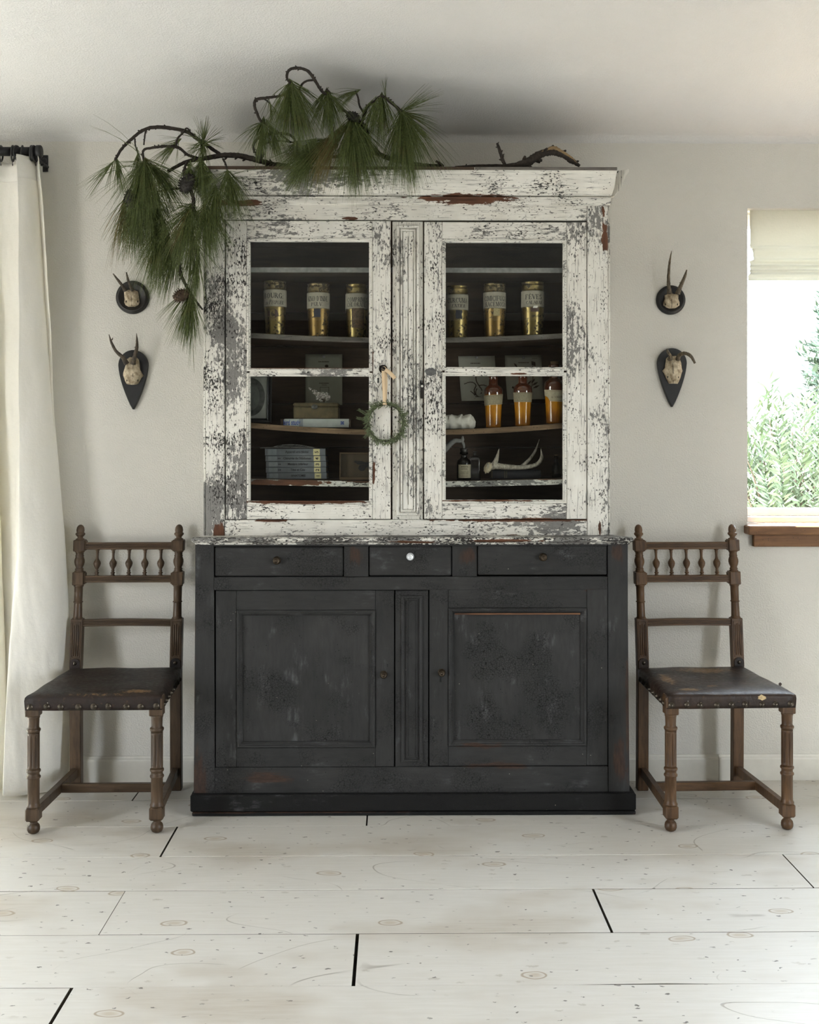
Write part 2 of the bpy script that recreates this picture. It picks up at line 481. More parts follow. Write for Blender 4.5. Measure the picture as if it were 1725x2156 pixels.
def glass(name, tint=(1,1,1), edge=None, gloss=1.0, rough=0.0):
    """a pane or thin vessel: clear straight through, mirror-like at grazing angles"""
    m = NT(name)
    tr = m.n.new('ShaderNodeBsdfTransparent'); gl = m.n.new('ShaderNodeBsdfGlossy'); mx = m.n.new('ShaderNodeMixShader')
    gl.inputs['Roughness'].default_value = rough
    fw = m.n.new('ShaderNodeLayerWeight'); fw.inputs[0].default_value = 0.5
    fr = m.math('MULTIPLY_ADD', m.math('POWER', fw.outputs['Facing'], 5.0), 0.96, 0.04)
    if edge is not None:
        lw = m.n.new('ShaderNodeLayerWeight'); lw.inputs[0].default_value = 0.35
        m.put(tr.inputs[0], m.mix(lw.outputs['Facing'], tint, edge))
    else: m.put(tr.inputs[0], tint)
    m.link(m.math('MULTIPLY', fr, gloss, clamp=True), mx.inputs[0])
    m.link(tr.outputs[0], mx.inputs[1]); m.link(gl.outputs[0], mx.inputs[2])
    m.link(mx.outputs[0], m.out.inputs[0])
    return m.m

def cloth(name, col, trans, amount=0.35, scale=900, rough=0.85):
    m = NT(name)
    wv = m.math('ADD', m.noise(m.scale(m.co, (1, 1, 0.06)), scale, 2), m.noise(m.scale(m.co, (0.06, 0.06, 1)), scale, 2))
    cr = m.noise(m.co, 22, 5, 0.6)
    c = m.mix(m.ramp(wv, 0.8, 1.2), tuple(q*0.95 for q in col), col)
    m.bump(m.math('ADD', m.math('MULTIPLY', wv, 0.1), cr), 0.006, 0.5)
    m.done(c, rough, 0.15)
    t = m.n.new('ShaderNodeBsdfTranslucent'); m.put(t.inputs[0], trans)
    x = m.n.new('ShaderNodeMixShader'); x.inputs[0].default_value = amount
    m.link(m.b.outputs[0], x.inputs[1]); m.link(t.outputs[0], x.inputs[2]); m.link(x.outputs[0], m.out.inputs[0])
    return m.m

# ================================================================ THE SETTING
M_WALL = plaster('warm_white_plaster', (0.64, 0.622, 0.575), 170, .0022)
M_CEIL = plaster('ceiling_plaster', (0.63, 0.624, 0.612), 160, .0021)
M_TRIM = plain('trim_white_paint', (0.66, 0.64, 0.58), 0.45, 0.04)
M_FLOOR = floor_paint()
M_SUB = plain('subfloor_dark', (0.02, 0.017, 0.014), 0.9)
M_JOINT = plain('joint_grime', (0.085, 0.070, 0.052), 0.9)
M_SILL = wood('stained_pine', (0.080, 0.034, 0.012), (0.23, 0.110, 0.042), 'x', 34, 0.42, 0.6)
M_VINYL = plain('window_frame_white', (0.86, 0.86, 0.86), 0.35, 0.02)
M_PANE = glass('window_glass', (0.97, 0.985, 0.98))

def ceil_z(Y): return CEIL + SLOPE * (WALL - max(Y, RIDGE)) - (SLOPE * (RIDGE - Y) if Y < RIDGE else 0)

def wall_with_hole(name, x0, x1, z1, holes, mat, M=None, z0=-0.06):
    """slab of thickness WT lying along x, inner face at y=0, outer at y=WT"""
    mb = MB(); cur = x0
    for hx0, hx1, hz0, hz1 in sorted(holes):
        mb.box(cur, hx0, 0, WT, z0, z1, 0)
        mb.box(hx0, hx1, 0, WT, z0, hz0, 0)
        mb.box(hx0, hx1, 0, WT, hz1, z1, 0)
        cur = hx1
    mb.box(cur, x1, 0, WT, z0, z1, 0)
    if M is not None: mb.xf(lambda p: M @ p)
    return tag(mb.build(name, mat), kind='structure')

wall_with_hole('wall_back', XL-WT, XR+WT, CEIL+0.03, [WIN_L, WIN_R], M_WALL, Matrix.Translation((0, WALL, 0)))
ZT = ceil_z(RIDGE) + 0.05
wall_with_hole('wall_left', -WALL, -YR, ZT, [(-SIDE_L[1], -SIDE_L[0], SIDE_L[2], SIDE_L[3])], M_WALL, Matrix.Translation((XL, 0, 0)) @ Matrix.Rotation(pi/2, 4, 'Z') @ Matrix.Scale(-1, 4, (1,0,0)))
wall_with_hole('wall_right', -WALL, -YR, ZT, [(-SIDE_R[1], -SIDE_R[0], SIDE_R[2], SIDE_R[3])], M_WALL, Matrix.Translation((XR, 0, 0)) @ Matrix.Rotation(-pi/2, 4, 'Z'))
tag(MB().box(XL-WT, XR+WT, YR-WT, YR, -0.06, ZT, 0).build('wall_rear', plain('rear_dark_plaster', (0.10, 0.09, 0.08), .8, .05)), kind='structure')

mb = MB()
ys = [WALL+WT] + [RIDGE, YR-WT]
prof = [(y, CEIL + SLOPE*(WALL-y) if y >= RIDGE else ceil_z(y)) for y in ys]
mb.sweepx(prof + [(y, z+0.15) for y, z in prof[::-1]], XL-WT, XR+WT)
tag(mb.build('ceiling', M_CEIL), kind='structure')
# soft plaster cove in the corner of wall and ceiling
mb = MB()
cv = [(WALL+0.002, CEIL-0.022)]
for i in range(7):
    a = pi/2 * i / 6
    cv.append((WALL - 0.022*(1-cos(a)), CEIL - 0.022*(1 - sin(a)) + 0.022*(1-cos(a))*SLOPE))
cv += [(WALL-0.022, CEIL+0.022*SLOPE+0.004), (WALL+0.002, CEIL+0.004)]
mb.sweepx(cv, XL, XR)
tag(mb.build('trim_1', M_CEIL), kind='structure')

# added unseen slab outside that cuts part of the sun on the right window
tag(MB().box(0.6, XR+0.6, WALL+WT, WALL+WT+0.20, 2.52, 2.60, .005).build('sun_blocker', M_TRIM), kind='structure')

# floor: wide painted planks over a dark subfloor
floor = tag(MB().box(XL-WT, XR+WT, YR-WT, WALL+WT, -0.06, -0.024, 0).build('floor', M_SUB), kind='structure')
rng = random.Random(4)
PW = 0.2815
y_edges = [4.325, 4.100, 3.8205, 3.539, 3.2715, 2.980, 2.692]
while y_edges[-1] > YR: y_edges.append(y_edges[-1] - PW)
joints = {1: [(772, 1727)], 2: [(355, 1771)], 3: [(1684, 1838)], 4: [(1267, 1917), (236, 1922)], 5: [(746, 2020)], 6: [(128, 2114)]}
for r in range(len(y_edges) - 1):
    yb, ya = y_edges[r], y_edges[r+1]
    if r in joints: xs = [on_floor(*q).x for q in joints[r]]
    else: xs = [rng.uniform(-1.8, 1.8)]
    if r == 6: xs.append(on_floor(1330, 2114).x + 1.9)
    xs = [XL] + sorted(xs) + [XR]
    for q in range(len(xs) - 1):
        g0 = 0.0 if q == 0 else {5: .0075, 6: .0075, 4: .006, 2: .0055, 3: .003}.get(r, .004)
        if q and r == 4 and xs[q] < 0: g0 = 0.0008
        g1 = 0.0012
        dz = rng.uniform(-0.0008, 0.0005)
        mb = MB()
        x0, x1 = xs[q] + g0, xs[q+1] - g1
        # edges wander a little, so the joints open and close
        n = 26
        top, vs, fs = [], [], []
        sd = r * 7.3 + q
        for i in range(n + 1):
            x = x0 + (x1 - x0) * i / n
            wa = 0.0011 * mnoise.noise((x * 1.9, sd, 0)); wb = 0.0011 * mnoise.noise((x * 1.9, sd, 5))
            a, b = ya + 0.0012 + max(0, wa), yb - 0.0012 - max(0, wb)
            if r == 5 and 0.42 < x < 0.80: a += 0.006 * sin(pi * (x - 0.42) / 0.38)
            vs += [(x, a, -0.023), (x, a, dz-0.0010), (x, a+0.0010, dz), (x, b-0.0010, dz), (x, b, dz-0.0010), (x, b, -0.023)]
        for i in range(n):
            for j in range(5): fs.append((i*6+j, i*6+j+1, i*6+6+j+1, i*6+6+j))
        fs += [tuple(range(6))[::-1], tuple(n*6 + j for j in range(6))]
        mb.add(vs, fs)
        pl_ = mb.build('plank', M_FLOOR, floor)
        pl_.data.materials.append(M_JOINT)
        for pf in pl_.data.polygons:
            if abs(pf.normal.z) < .2: pf.material_index = 1

# baseboard along the back wall, with a bead on top; two lengths meeting behind the right chair
XS = PX(1512, WALL)
for nm, xa, xb in (('baseboard_back', -1.58, XS-0.0006), ('baseboard_back', XS+0.0006, XR)):
    mb = MB()
    mb.sweepx([(WALL, 0.0), (WALL-0.014, 0.0), (WALL-0.014, 0.080), (WALL-0.012, 0.086), (WALL-0.008, 0.090), (WALL-0.006, 0.097), (WALL, 0.097)], xa, xb)
    tag(mb.build(nm, M_TRIM), kind='structure')

# right window: frame, pane, wooden sill and apron
win = tag(empty('window_1', (WIN_R[0], WALL, WIN_R[2])), kind='structure')
x0, x1, z0, z1 = WIN_R
yf = WALL + 0.105
mb = MB()
mb.box(x0, x1, yf, yf+0.05, z0+.004, z0+0.030, .003); mb.box(x0+.0, x1, yf+0.012, yf+0.045, z0+0.030, z0+0.062, .003)
mb.box(x0, x1, yf, yf+0.05, z1-0.05, z1, .003)
mb.box(x0, x0+0.012, yf, yf+0.05, z0, z1, .002); mb.box(x1-0.05, x1, yf, yf+0.05, z0, z1, .003)
mb.build('window_frame', M_VINYL, win)
MB().box(x0+0.012, x1-0.05, yf+0.024, yf+0.028, z0+0.055, z1-0.05, 0).build('glass_pane', M_PANE, win)
MB().box(PX(1577, 4.27), x1+0.06, 4.27, yf, PZ(1127, 4.27), z0+.004, .004).build('sill', M_SILL, win)
MB().box(PX(1588, 4.305), x1+0.05, 4.305, WALL, PZ(1152, 4.305), PZ(1127, 4.27)-0.0005, .002).build('apron', M_SILL, win)
# glazed door behind the curtain
win = tag(empty('window_2', (WIN_L[0], WALL, WIN_L[2])), kind='structure')
x0, x1, z0, z1 = WIN_L
mb = MB()
for a, b, c, d in ((x0, x1, z0, z0+0.09), (x0, x1, z1-0.07, z1), (x0, x0+0.07, z0, z1), (x1-0.05, x1, z0, z1), (-2.34, -2.26, z0, z1)):
    mb.box(a, b, yf, yf+0.05, c, d, .003)
mb.build('window_frame', M_VINYL, win)
MB().box(x0+0.06, x1-0.04, yf+0.024, yf+0.028, z0+0.08, z1-0.06, 0).build('glass_pane', M_PANE, win)

# ================================================================ DARK SIDEBOARD (lower cabinet)
SF = 3.945
sb_o = (PX(866, SF), SF, 0)
sb = thing('sideboard', sb_o, 'wide black painted sideboard with three drawers and two panelled doors on the floor', 'sideboard')
def S(px, py, Y=SF): p = P(px, py, Y); return (p.x - sb_o[0], p.y - sb_o[1], p.z - sb_o[2])
pt_z = [(S(420, 1660), (0.035, 0.2, 0.15)), (S(1305, 1600), (0.022, 0.2, 0.10)), (S(1303, 1165), (0.022, 0.2, 0.035)), (S(750, 1170), (0.022, 0.2, 0.04)),
        (S(985, 1172), (0.03, 0.2, 0.03)), (S(1322, 1500), (0.008, 0.1, 0.25)), (S(408, 1350), (0.006, 0.1, 0.45))]
pt_x = [(S(1060, 1612), (0.14, 0.2, 0.014)), (S(1010, 1570), (0.08, 0.2, 0.012)), (S(1240, 1243), (0.02, 0.2, 0.006)), (S(560, 1640), (0.1, 0.2, 0.02)), (S(1000, 1672), (0.4, .2, .006))]
M_DZ = dark_paint('black_paint_upright', 'z', (0, 0, 0), pt_z)
M_DX = dark_paint('black_paint_level', 'x', (3, 1, 2), pt_x)
M_DP = dark_paint('black_paint_panel', 'z', (6, 2, 4), (), 1.25, 1.08)
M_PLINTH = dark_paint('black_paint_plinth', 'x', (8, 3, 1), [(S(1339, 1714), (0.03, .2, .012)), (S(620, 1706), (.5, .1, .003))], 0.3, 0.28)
M_EDGE = wood('bare_worn_edge', (0.05, 0.022, 0.012), (0.22, 0.105, 0.05), 'x', 60, 0.7)
M_BRASSD = plain('tarnished_brass', (0.055, 0.040, 0.026), 0.4, 0.4, 120, metal=0.8)
M_FLATBLK = plain('flat_black', (0.004, 0.004, 0.004), 0.9)  # flat black for keyholes; also paints eye-hollow shade and the plate outline
M_CTOP = white_paint('counter_paint', 'x', (2.2, 0, 1), [((PX(1060, 3.93)-sb_o[0], -0.02, 0.945), (0.12, 0.1, 0.006)), ((PX(870, 3.93)-sb_o[0], -0.02, 0.94), (0.08, 0.1, 0.005))], 0.62)
ZC = PZ(1131.5, 3.922)
ZB0, ZB1 = PZ(1672, SF), PZ(1146, SF)
BK = 4.30
# carcass: sides, back, bottom, dust boards
mb = MB(); mb.box(PX(409, SF), PX(409, SF)+0.022, SF+0.02, BK, 0.05, ZB1); mb.build('side_panel', M_DZ, sb)
mb = MB(); mb.box(PX(1325, SF)-0.022, PX(1325, SF), SF+0.02, BK, 0.05, ZB1); mb.build('side_panel', M_DZ, sb)
mb = MB(); mb.box(PX(409, SF)+0.022, PX(1325, SF)-0.022, BK-0.012, BK, 0.05, ZB1, 0); mb.box(PX(430, SF), PX(1300, SF), SF+0.03, BK-0.012, 0.06, 0.08, 0); mb.build('back_panel', M_DX, sb)
def stile(px0, px1, py0, py1, mat=M_DZ, par=sb, dy=0.0, th=0.026, nm='stile', cc=0.002):
    return MB().pbox(px0, px1, py0, py1, SF+dy, SF+dy+th, cc).build(nm, mat, par)
# flared outer stiles
for pa, pb, pc, pd in ((412, 450, 408, 452.5), (1280.5, 1321, 1282, 1326)):
    mb = MB(); mb.box(0, 1, SF, SF+0.03, ZB0-0.01, ZB1, 0)
    A, B, C_, D_ = PX(pa, SF), PX(pb, SF), PX(pc, SF), PX(pd, SF)
    def fl(p):
        t = (p.z - ZB0) / (ZB1 - ZB0)
        l = C_ + (A - C_) * t; r = D_ + (B - D_) * t
        return Vector((l + (r - l) * p.x, p.y, p.z))
    mb.xf(fl).build('stile', M_DZ, sb)
stile(450.5, 1280, 1143.5, 1150, M_DX, nm='rail'); stile(450.5, 1280, 1214.5, 1242.5, M_DX, nm='rail'); stile(452, 1281, 1615, 1678, M_DX, nm='rail')
stile(724.5, 776, 1150, 1214); stile(952.5, 1004.5, 1149, 1214)
# drawers
def knob(parent, px, py, Y, mat, rr, nm='knob', lab=None):
    c = P(px, py, Y)
    mb = MB(); mb.lathe([(rr*1.15, 0), (rr*1.15, .002), (rr*.45, .003), (rr*.42, .009), (rr*.8, .011), (rr, .015), (rr*.98, .019), (rr*.8, .022), (rr*.62, .0225), (rr*.58, .0205), (rr*.25, .0205), (rr*.2, .0225), (0.0003, .023)], 24, Matrix.Translation(c) @ FACE)
    o = mb.build(nm, mat, parent)
    if lab: o['label'] = lab
    return o
M_GLASSK = plain('clear_glass_knob', (0.80, 0.82, 0.84), 0.06, 0.05, spec=0.9, metal=0.35)
for i, (a, b, c, d, kx, ky) in enumerate(((451.5, 723.5, 1150.8, 1213.5, 583, 1180), (777, 951.5, 1149.5, 1212.8, 864, 1172), (1005.5, 1279.5, 1147.5, 1211.5, 1144, 1173))):
    dr = MB().pbox(a+1, b-1, c+0.8, d-0.8, SF+0.001, SF+0.022, 0.004).build('drawer', M_DX, sb)
    MB().pbox(a+4, b-4, c+3, d-3, SF+0.02, BK-0.06, 0).build('drawer_box', M_EDGE, dr)
    knob(dr, kx, ky, SF+0.001, M_GLASSK if i == 1 else M_BRASSD, 0.0115 if i == 1 else 0.0125, lab='clear glass knob' if i == 1 else 'small turned dark metal knob')
# doors: field panel with stiles, rails, mitred moulding
def door(o0, o1, t0, t1, i0, i1, it, ib, kx, ky, side):
    """outer px left/right/top/bottom, inner panel px, knob px"""
    yd = SF + 0.001
    d = MB().pbox(i0-3, i1+3, it-3, ib+3, yd+0.012, yd+0.020, 0).build('door', M_DP, sb)
    m = 14
    for a, b in ((o0+1, i0-m), (i1+m, o1-1)): MB().pbox(a, b, t0, t1, yd, yd+0.026, 0.0018).build('stile', M_DZ, d)
    for a, b in ((t0, it-m), (ib+m, t1)): MB().pbox(i0-m+.4, i1+m-.4, a, b, yd, yd+0.026, 0.0012).build('rail', M_DX, d)
    X0, X1 = PX(i0-m, yd), PX(i1+m, yd); Z0, Z1 = PZ(ib+m, yd), PZ(it-m, yd); w = SZ(m, yd)
    MB().rects(X0, X1, Z0, Z1, [(0, yd+0.002), (0.0015, yd-0.003), (w*.22, yd-0.0055), (w*.40, yd-0.004), (w*.45, yd+.000), (w*.62, yd+0.0015), (w*.85, yd+0.0075), (w*.90, yd+0.0125), (w*1.0, yd+0.0128)]).build('moulding', M_DX, d)
    knob(d, kx, ky, yd, M_BRASSD, 0.0115)
    return d
d1 = door(453.5, 831, 1243.5, 1614, 512, 777, 1298, 1560, 808, 1420, 1)
d2 = door(903.5, 1281, 1240.5, 1613, 958, 1222, 1294, 1558, 930, 1416, -1)
def keyhole(par, px, py, Y, s=1.0):
    c = P(px, py, Y); out = []
    for i in range(9):
        a = radians(-50 + 280 * i / 8); out.append((c.x + .0035*s*cos(a), c.z + .006*s + .0035*s*sin(a)))
    out += [(c.x - .0028*s, c.z - .009*s), (c.x + .0028*s, c.z - .009*s)]
    return MB().prism(out, Y-0.0006, Y+0.002).build('keyhole', M_FLATBLK, par)
keyhole(d2, 928, 1430, SF+0.001, 1.15); keyhole(d1, 816, 1401, SF+0.001, 0.55)
MB().pbox(958, 1222, 1291.5, 1294.5, SF-.0015, SF+0.004, 0).build('bare_edge', M_EDGE, d2)['label'] = 'strip of bare wood above the panel'
# screw / nail marks at panel corners are in the paint; middle post with a sunk moulded panel
post = MB().pbox(832.5, 902, 1243.5, 1614.5, SF+0.004, SF+0.03, 0.002).build('centre_post', M_DZ, sb)
X0, X1, Z0, Z1 = PX(845, SF), PX(890, SF), PZ(1606, SF), PZ(1254, SF)
MB().rects(X0, X1, Z0, Z1, [(0, SF+.0045), (.001, SF-.001), (.006, SF-.0025), (.010, SF-.0005), (.0115, SF+.0045), (.017, SF+.0042), (.0185, SF+.001), (.022, SF+.001), (.0225, SF+.0035), (.036, SF+.0035)]).build('moulding', M_DZ, post)
# counter with a rounded, flaking front edge
yc0 = 3.922
t = ZC
ctop = MB()
prof = [(BK+.01, t-.026), (yc0+.020, t-.026), (yc0+.016, t-.020), (yc0+.008, t-.0175), (yc0+.002, t-.013), (yc0, t-.008), (yc0+.002, t-.003), (yc0+.007, t-.0004), (yc0+.012, t), (BK+.01, t)]
ctop.sweepx(prof, PX(403, yc0)+.006, PX(1334, yc0)-.006, 0.55, 0.55, yc0+.012)
ctop.build('counter', M_CTOP, sb)['label'] = 'chipped white counter edge'
# plinth: two boards
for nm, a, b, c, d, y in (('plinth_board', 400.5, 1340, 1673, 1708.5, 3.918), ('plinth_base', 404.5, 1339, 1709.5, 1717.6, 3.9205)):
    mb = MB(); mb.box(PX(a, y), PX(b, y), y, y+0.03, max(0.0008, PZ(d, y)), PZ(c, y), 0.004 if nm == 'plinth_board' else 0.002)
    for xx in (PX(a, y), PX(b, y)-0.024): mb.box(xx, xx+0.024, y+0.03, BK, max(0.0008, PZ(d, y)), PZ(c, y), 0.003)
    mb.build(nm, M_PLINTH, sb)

# ================================================================ WHITE GLAZED HUTCH (upper cabinet)
HF, HB = 4.0, 4.31
hu_o = (PX(858, HF), HF, ZC + 0.0008)
hu = thing('glazed_hutch', hu_o, 'chipped white two-door glazed hutch standing on the black sideboard', 'cabinet')
def Hh(px, py, Y=HF): p = P(px, py, Y); return (p.x - hu_o[0], p.y - hu_o[1], p.z - hu_o[2])
wp_x = [(Hh(985, 414, 3.96), (0.20, .2, .013)), (Hh(985, 427), (0.10, .2, .010)), (Hh(500, 424, 3.97), (0.11, .2, .010)), (Hh(1090, 1095), (0.28, .1, .006)), (Hh(740, 460), (.03, .1, .006)),
        (Hh(640, 1057), (.23, .1, .007)), (Hh(570, 1096), (0.07, .1, .005)), (Hh(1080, 1128), (.04, .1, .004)), (Hh(760, 352, 3.93), (.40, .1, .007)), (Hh(640, 775), (.2, .1, .002)), (Hh(1090, 787), (.03, .1, .003)), (Hh(1030, 1054), (.2, .1, .003))]
wp_z = [(Hh(1274, 500), (.012, .2, .05)), (Hh(1271, 445), (.007, .2, .022)), (Hh(461, 1122), (.022, .2, .035)), (Hh(787, 1000), (.006, .1, .04)), (Hh(784, 765), (.006, .1, .05)), (Hh(1263, 1110), (.006, .1, .03))]
M_WX = white_paint('white_paint_level', 'x', (0, 0, 0), wp_x)
M_WZ = white_paint('white_paint_upright', 'z', (1.5, 0, 2.0), wp_z)
M_WZL = white_paint('white_paint_upright_worn', 'z', (4.5, 1, 0.4), wp_z, 0.24)
M_WB = white_paint('white_paint_bead', 'x', (5, 2, 3), wp_x, -0.12)
M_BOARD = wood('old_brown_board', (0.034, 0.022, 0.015), (0.090, 0.058, 0.039), 'x', 30, 0.75)
M_SHELF_T = wood('shelf_top_wood', (0.035, 0.022, 0.014), (0.10, 0.065, 0.04), 'x', 30, 0.7)
M_SH_W = white_paint('shelf_grey_white', 'x', (7, 1, 1), [(Hh(600, 1016, 4.046), (.16, .1, .011)), (Hh(760, 1012, 4.046), (.06, .1, .006)), (Hh(1150, 1008, 4.046), (.08, .1, .004))], 0.22)
M_SH_B = wood('shelf_worn_oak', (0.075, 0.045, 0.024), (0.25, 0.165, 0.095), 'x', 55, 0.6, 0.8)
M_SH_G = wood('shelf_grey_wood', (0.06, 0.052, 0.046), (0.21, 0.19, 0.17), 'x', 70, 0.65, 0.7)
M_CABG = glass('cabinet_glass', (0.93, 0.94, 0.93), gloss=0.7)
ZH0 = hu_o[2]
def piece(px0, px1, py0, py1, mat, par=hu, nm='stile', Y=HF, th=0.024, c=0.0015):
    return MB().pbox(px0, px1, py0, py1, Y, Y+th, c).build(nm, mat, par)
ZTOP = PZ(352, 3.93)
# carcass
zs0 = ZH0
MB().box(PX(434, HF), PX(434, HF)+.02, HF+.024, HB, zs0, ZTOP-.03).build('side_panel', M_WZL, hu)
MB().box(PX(1280, HF)-.02, PX(1280, HF), HF+.024, HB, zs0, ZTOP-.03).build('side_panel', M_WZ, hu)
MB().box(PX(436, HF)+.02, PX(1278, HF)-.02, HF+.024, HB, zs0, PZ(1066, HF)).build('bottom_board', M_SHELF_T, hu)
MB().box(PX(434, HF), PX(1280, HF), HF-.05, HB, ZTOP-.034, ZTOP-.012).build('top_board', M_BOARD, hu)
# back boards with open joints
zb = [zs0] + [PZ(y, HB-.014) for y in (1010, 942, 850, 730, 659, 590, 520, 430)]
for i in range(len(zb)-1):
    MB().box(PX(434, HF)+.021, PX(1280, HF)-.021, HB-.014, HB-.002, zb[i]+.0008, zb[i+1]-.0008, .0008).build('back_board', M_BOARD, hu)
mb = MB().pbox(433.5, 473, 424, 1131, HF, HF+.024, .003); z_fix = ZH0
def clampz(mb): mb.xf(lambda p: Vector((p.x, p.y, max(p.z, z_fix)))); return mb
clampz(mb).build('stile', M_WZL, hu)
clampz(MB().pbox(1237, 1280.5, 424, 1131, HF, HF+.024, .003)).build('stile', M_WZ, hu)
# half-round bead on the outer corners
for px, mt in ((432, M_WZL), (1281.5, M_WZ)):
    a = P(px, 424, HF+.01); 
    MB().lathe([(.0055, zs0), (.0055, a.z)], 12, Matrix.Translation((a.x, a.y, 0))).build('corner_bead', mt, hu)
piece(473.6, 1236.4, 420, 463, M_WX, nm='rail'); clampz(MB().pbox(473.6, 1236.4, 1094.5, 1131, HF, HF+.024)).build('rail', M_WX, hu)
pil = piece(826.5, 891, 466.5, 1094, M_WZ, nm='centre_post', Y=HF+.0065)
X0, X1, Z0, Z1 = PX(835, HF), PX(884, HF), PZ(1086, HF), PZ(474, HF)
MB().rects(X0, X1, Z0, Z1, [(0, HF+.007), (.001, HF-.004), (.004, HF-.007), (.008, HF-.005), (.0105, HF-.001), (.0120, HF+.0055), (.0140, HF+.0055), (.0150, HF-.002), (.0180, HF-.0026), (.0205, HF-.0002), (.0212, HF+.0055), (.0228, HF+.0055), (.0236, HF+.0015), (.0395, HF+.0015)]).build('moulding', M_WZ, pil)
# shelves, sagging in the middle
SHY = 4.046
M_SH_1 = plain('shelf_white_dimmed', (0.23, 0.228, 0.222), .7, .25, 60)  # white shelf, the dimness behind the glass put into its colour
SHV = [(563, 563, 11, M_SH_1), (701, 711, 11, M_SH_G), (890, 905, 11.5, M_SH_B), (1007.5, 1013, 12.5, M_SH_W)]
def shelf_z(i, px):
    ye, ym = SHV[i][0], SHV[i][1]
    return PZ(ym - (ym - ye) * ((px - 858) / 328.0) ** 2, SHY)
for i, (ye, ym, th, mt) in enumerate(SHV):
    rows = []
    for q in range(41):
        px = 448 + (1266 - 448) * q / 40
        x = PX(px, SHY); z = shelf_z(i, px); b = z - SZ(th, SHY)
        rows.append([(x, SHY, b), (x, SHY, z-.001), (x, SHY+.001, z), (x, HB-.015, z), (x, HB-.015, b)])
    mb = MB(); mb.loft([list(r) for r in rows], False)
    o = mb.build('shelf', mt if i in (1, 2) else mt, hu)
    o.data.materials.append(M_SHELF_T)
    for p in o.data.polygons:
        if abs(p.normal.z) > 0.7: p.material_index = 1
# glazed doors
def gdoor(o0, o1, t0, t1, g0, g1, gt, gm0, gm1, gb, wear_l, wear_r):
    yd = HF - 0.0015
    w = 7.5
    d = MB()
    X0, X1 = PX(g0-w, yd), PX(g1+w, yd)
    wv = SZ(w, yd)
    for a, b, in ((gt-w-1, gm0+7), (gm1-7, gb+w+1.5)):
        d.rects(X0, X1, PZ(b, yd), PZ(a, yd), [(0, yd+.002), (.001, yd-.002), (wv*.45, yd-.003), (wv*.6, yd+.0005), (wv*.98, yd+.004), (wv, yd+.018), (wv*.6, yd+.019)])
    d.pbox(g0-2, g1+2, gm0+3, gm1-3, yd-.002, yd+.02, .004)
    d = d.build('door', M_WB, hu)
    MB().pbox(o0, g0-w, t0, t1, yd, yd+.024, .002).build('stile', wear_l, d)
    MB().pbox(g1+w, o1, t0, t1, yd, yd+.024, .002).build('stile', wear_r, d)
    MB().pbox(g0-w+.3, g1+w-.3, t0+.3, gt-w-1, yd, yd+.024, .0012).build('rail', M_WX, d)
    MB().pbox(g0-w+.3, g1+w-.3, gb+w+1.5, t1, yd, yd+.024, .0012).build('rail', M_WX, d)
    for a, b in ((gt, gm0), (gm1, gb)):
        MB().pbox(g0-3, g1+3, a-3, b+3, yd+.014, yd+.017, 0).build('glass_pane', M_CABG, d)
    return d
gd1 = gdoor(475.5, 823, 465, 1093, 527, 777, 510, 775, 792, 1053, M_WZL, M_WZ)
gd2 = gdoor(893.5, 1235.5, 467, 1093, 939, 1186, 511, 773, 791, 1051, M_WZ, M_WZ)
# lock plate, knob eye, keyhole and latch plates
M_PLATE = white_paint('painted_plate', 'z', (9, 1, 1), (), -0.2)
yd = HF - .0015
c = P(796.5, 800, yd)
dm = [(c.x + a, c.z + b) for a, b in ((0, .0235), (.0085, .012), (.0148, 0), (.0085, -.012), (0, -.0235), (-.0085, -.012), (-.0148, 0), (-.0085, .012))]
MB().prism([(c.x + (a-c.x)*1.10, c.z + (b-c.z)*1.08) for a, b in dm], yd-.0006, yd+.001).build('plate_outline', M_FLATBLK, gd1)  # thin black backing added to draw a dark edge line; no recess
MB().prism(dm, yd-.002, yd+.001, .001).build('lock_plate', M_PLATE, gd1)
keyhole(gd1, 796.5, 801, yd-.0021, 0.95)
c = P(807, 777, yd)
M_IRON = plain('dark_iron', (0.03, 0.027, 0.024), 0.5, 0.3, 90, metal=0.6)
mb = MB(); mb.lathe([(.015, 0), (.015, .003), (.0125, .0045), (.0125, .0015), (.0065, .0015), (.0065, .012), (.0075, .014), (.0045, .016), (.0045, .010), (.0004, .010)], 24, Matrix.Translation(c) @ FACE)
mb.build('knob', M_IRON, gd1)
c = P(907, 783, yd)
out = [(c.x + .0195*cos(2*pi*i/20)*(1+.08*sin(5*i)), c.z + .014*sin(2*pi*i/20)*(1+.1*cos(3*i))) for i in range(20)]
MB().prism(out, yd-.0012, yd+.001).build('lock_plate', plain('worn_grey_metal', (0.10, 0.10, 0.10), 0.6, 0.4, 90), gd2)
mb = MB().pbox(886, 892.5, 806, 839, HF-.001, HF+.004, .0008); mb.build('latch_plate', M_IRON, hu)
MB().lathe([(.0042, 0), (.0042, .002), (.002, .0026)], 14, Matrix.Translation(P(889, 813, HF-.001)) @ FACE).build('screw', M_PLATE, hu)
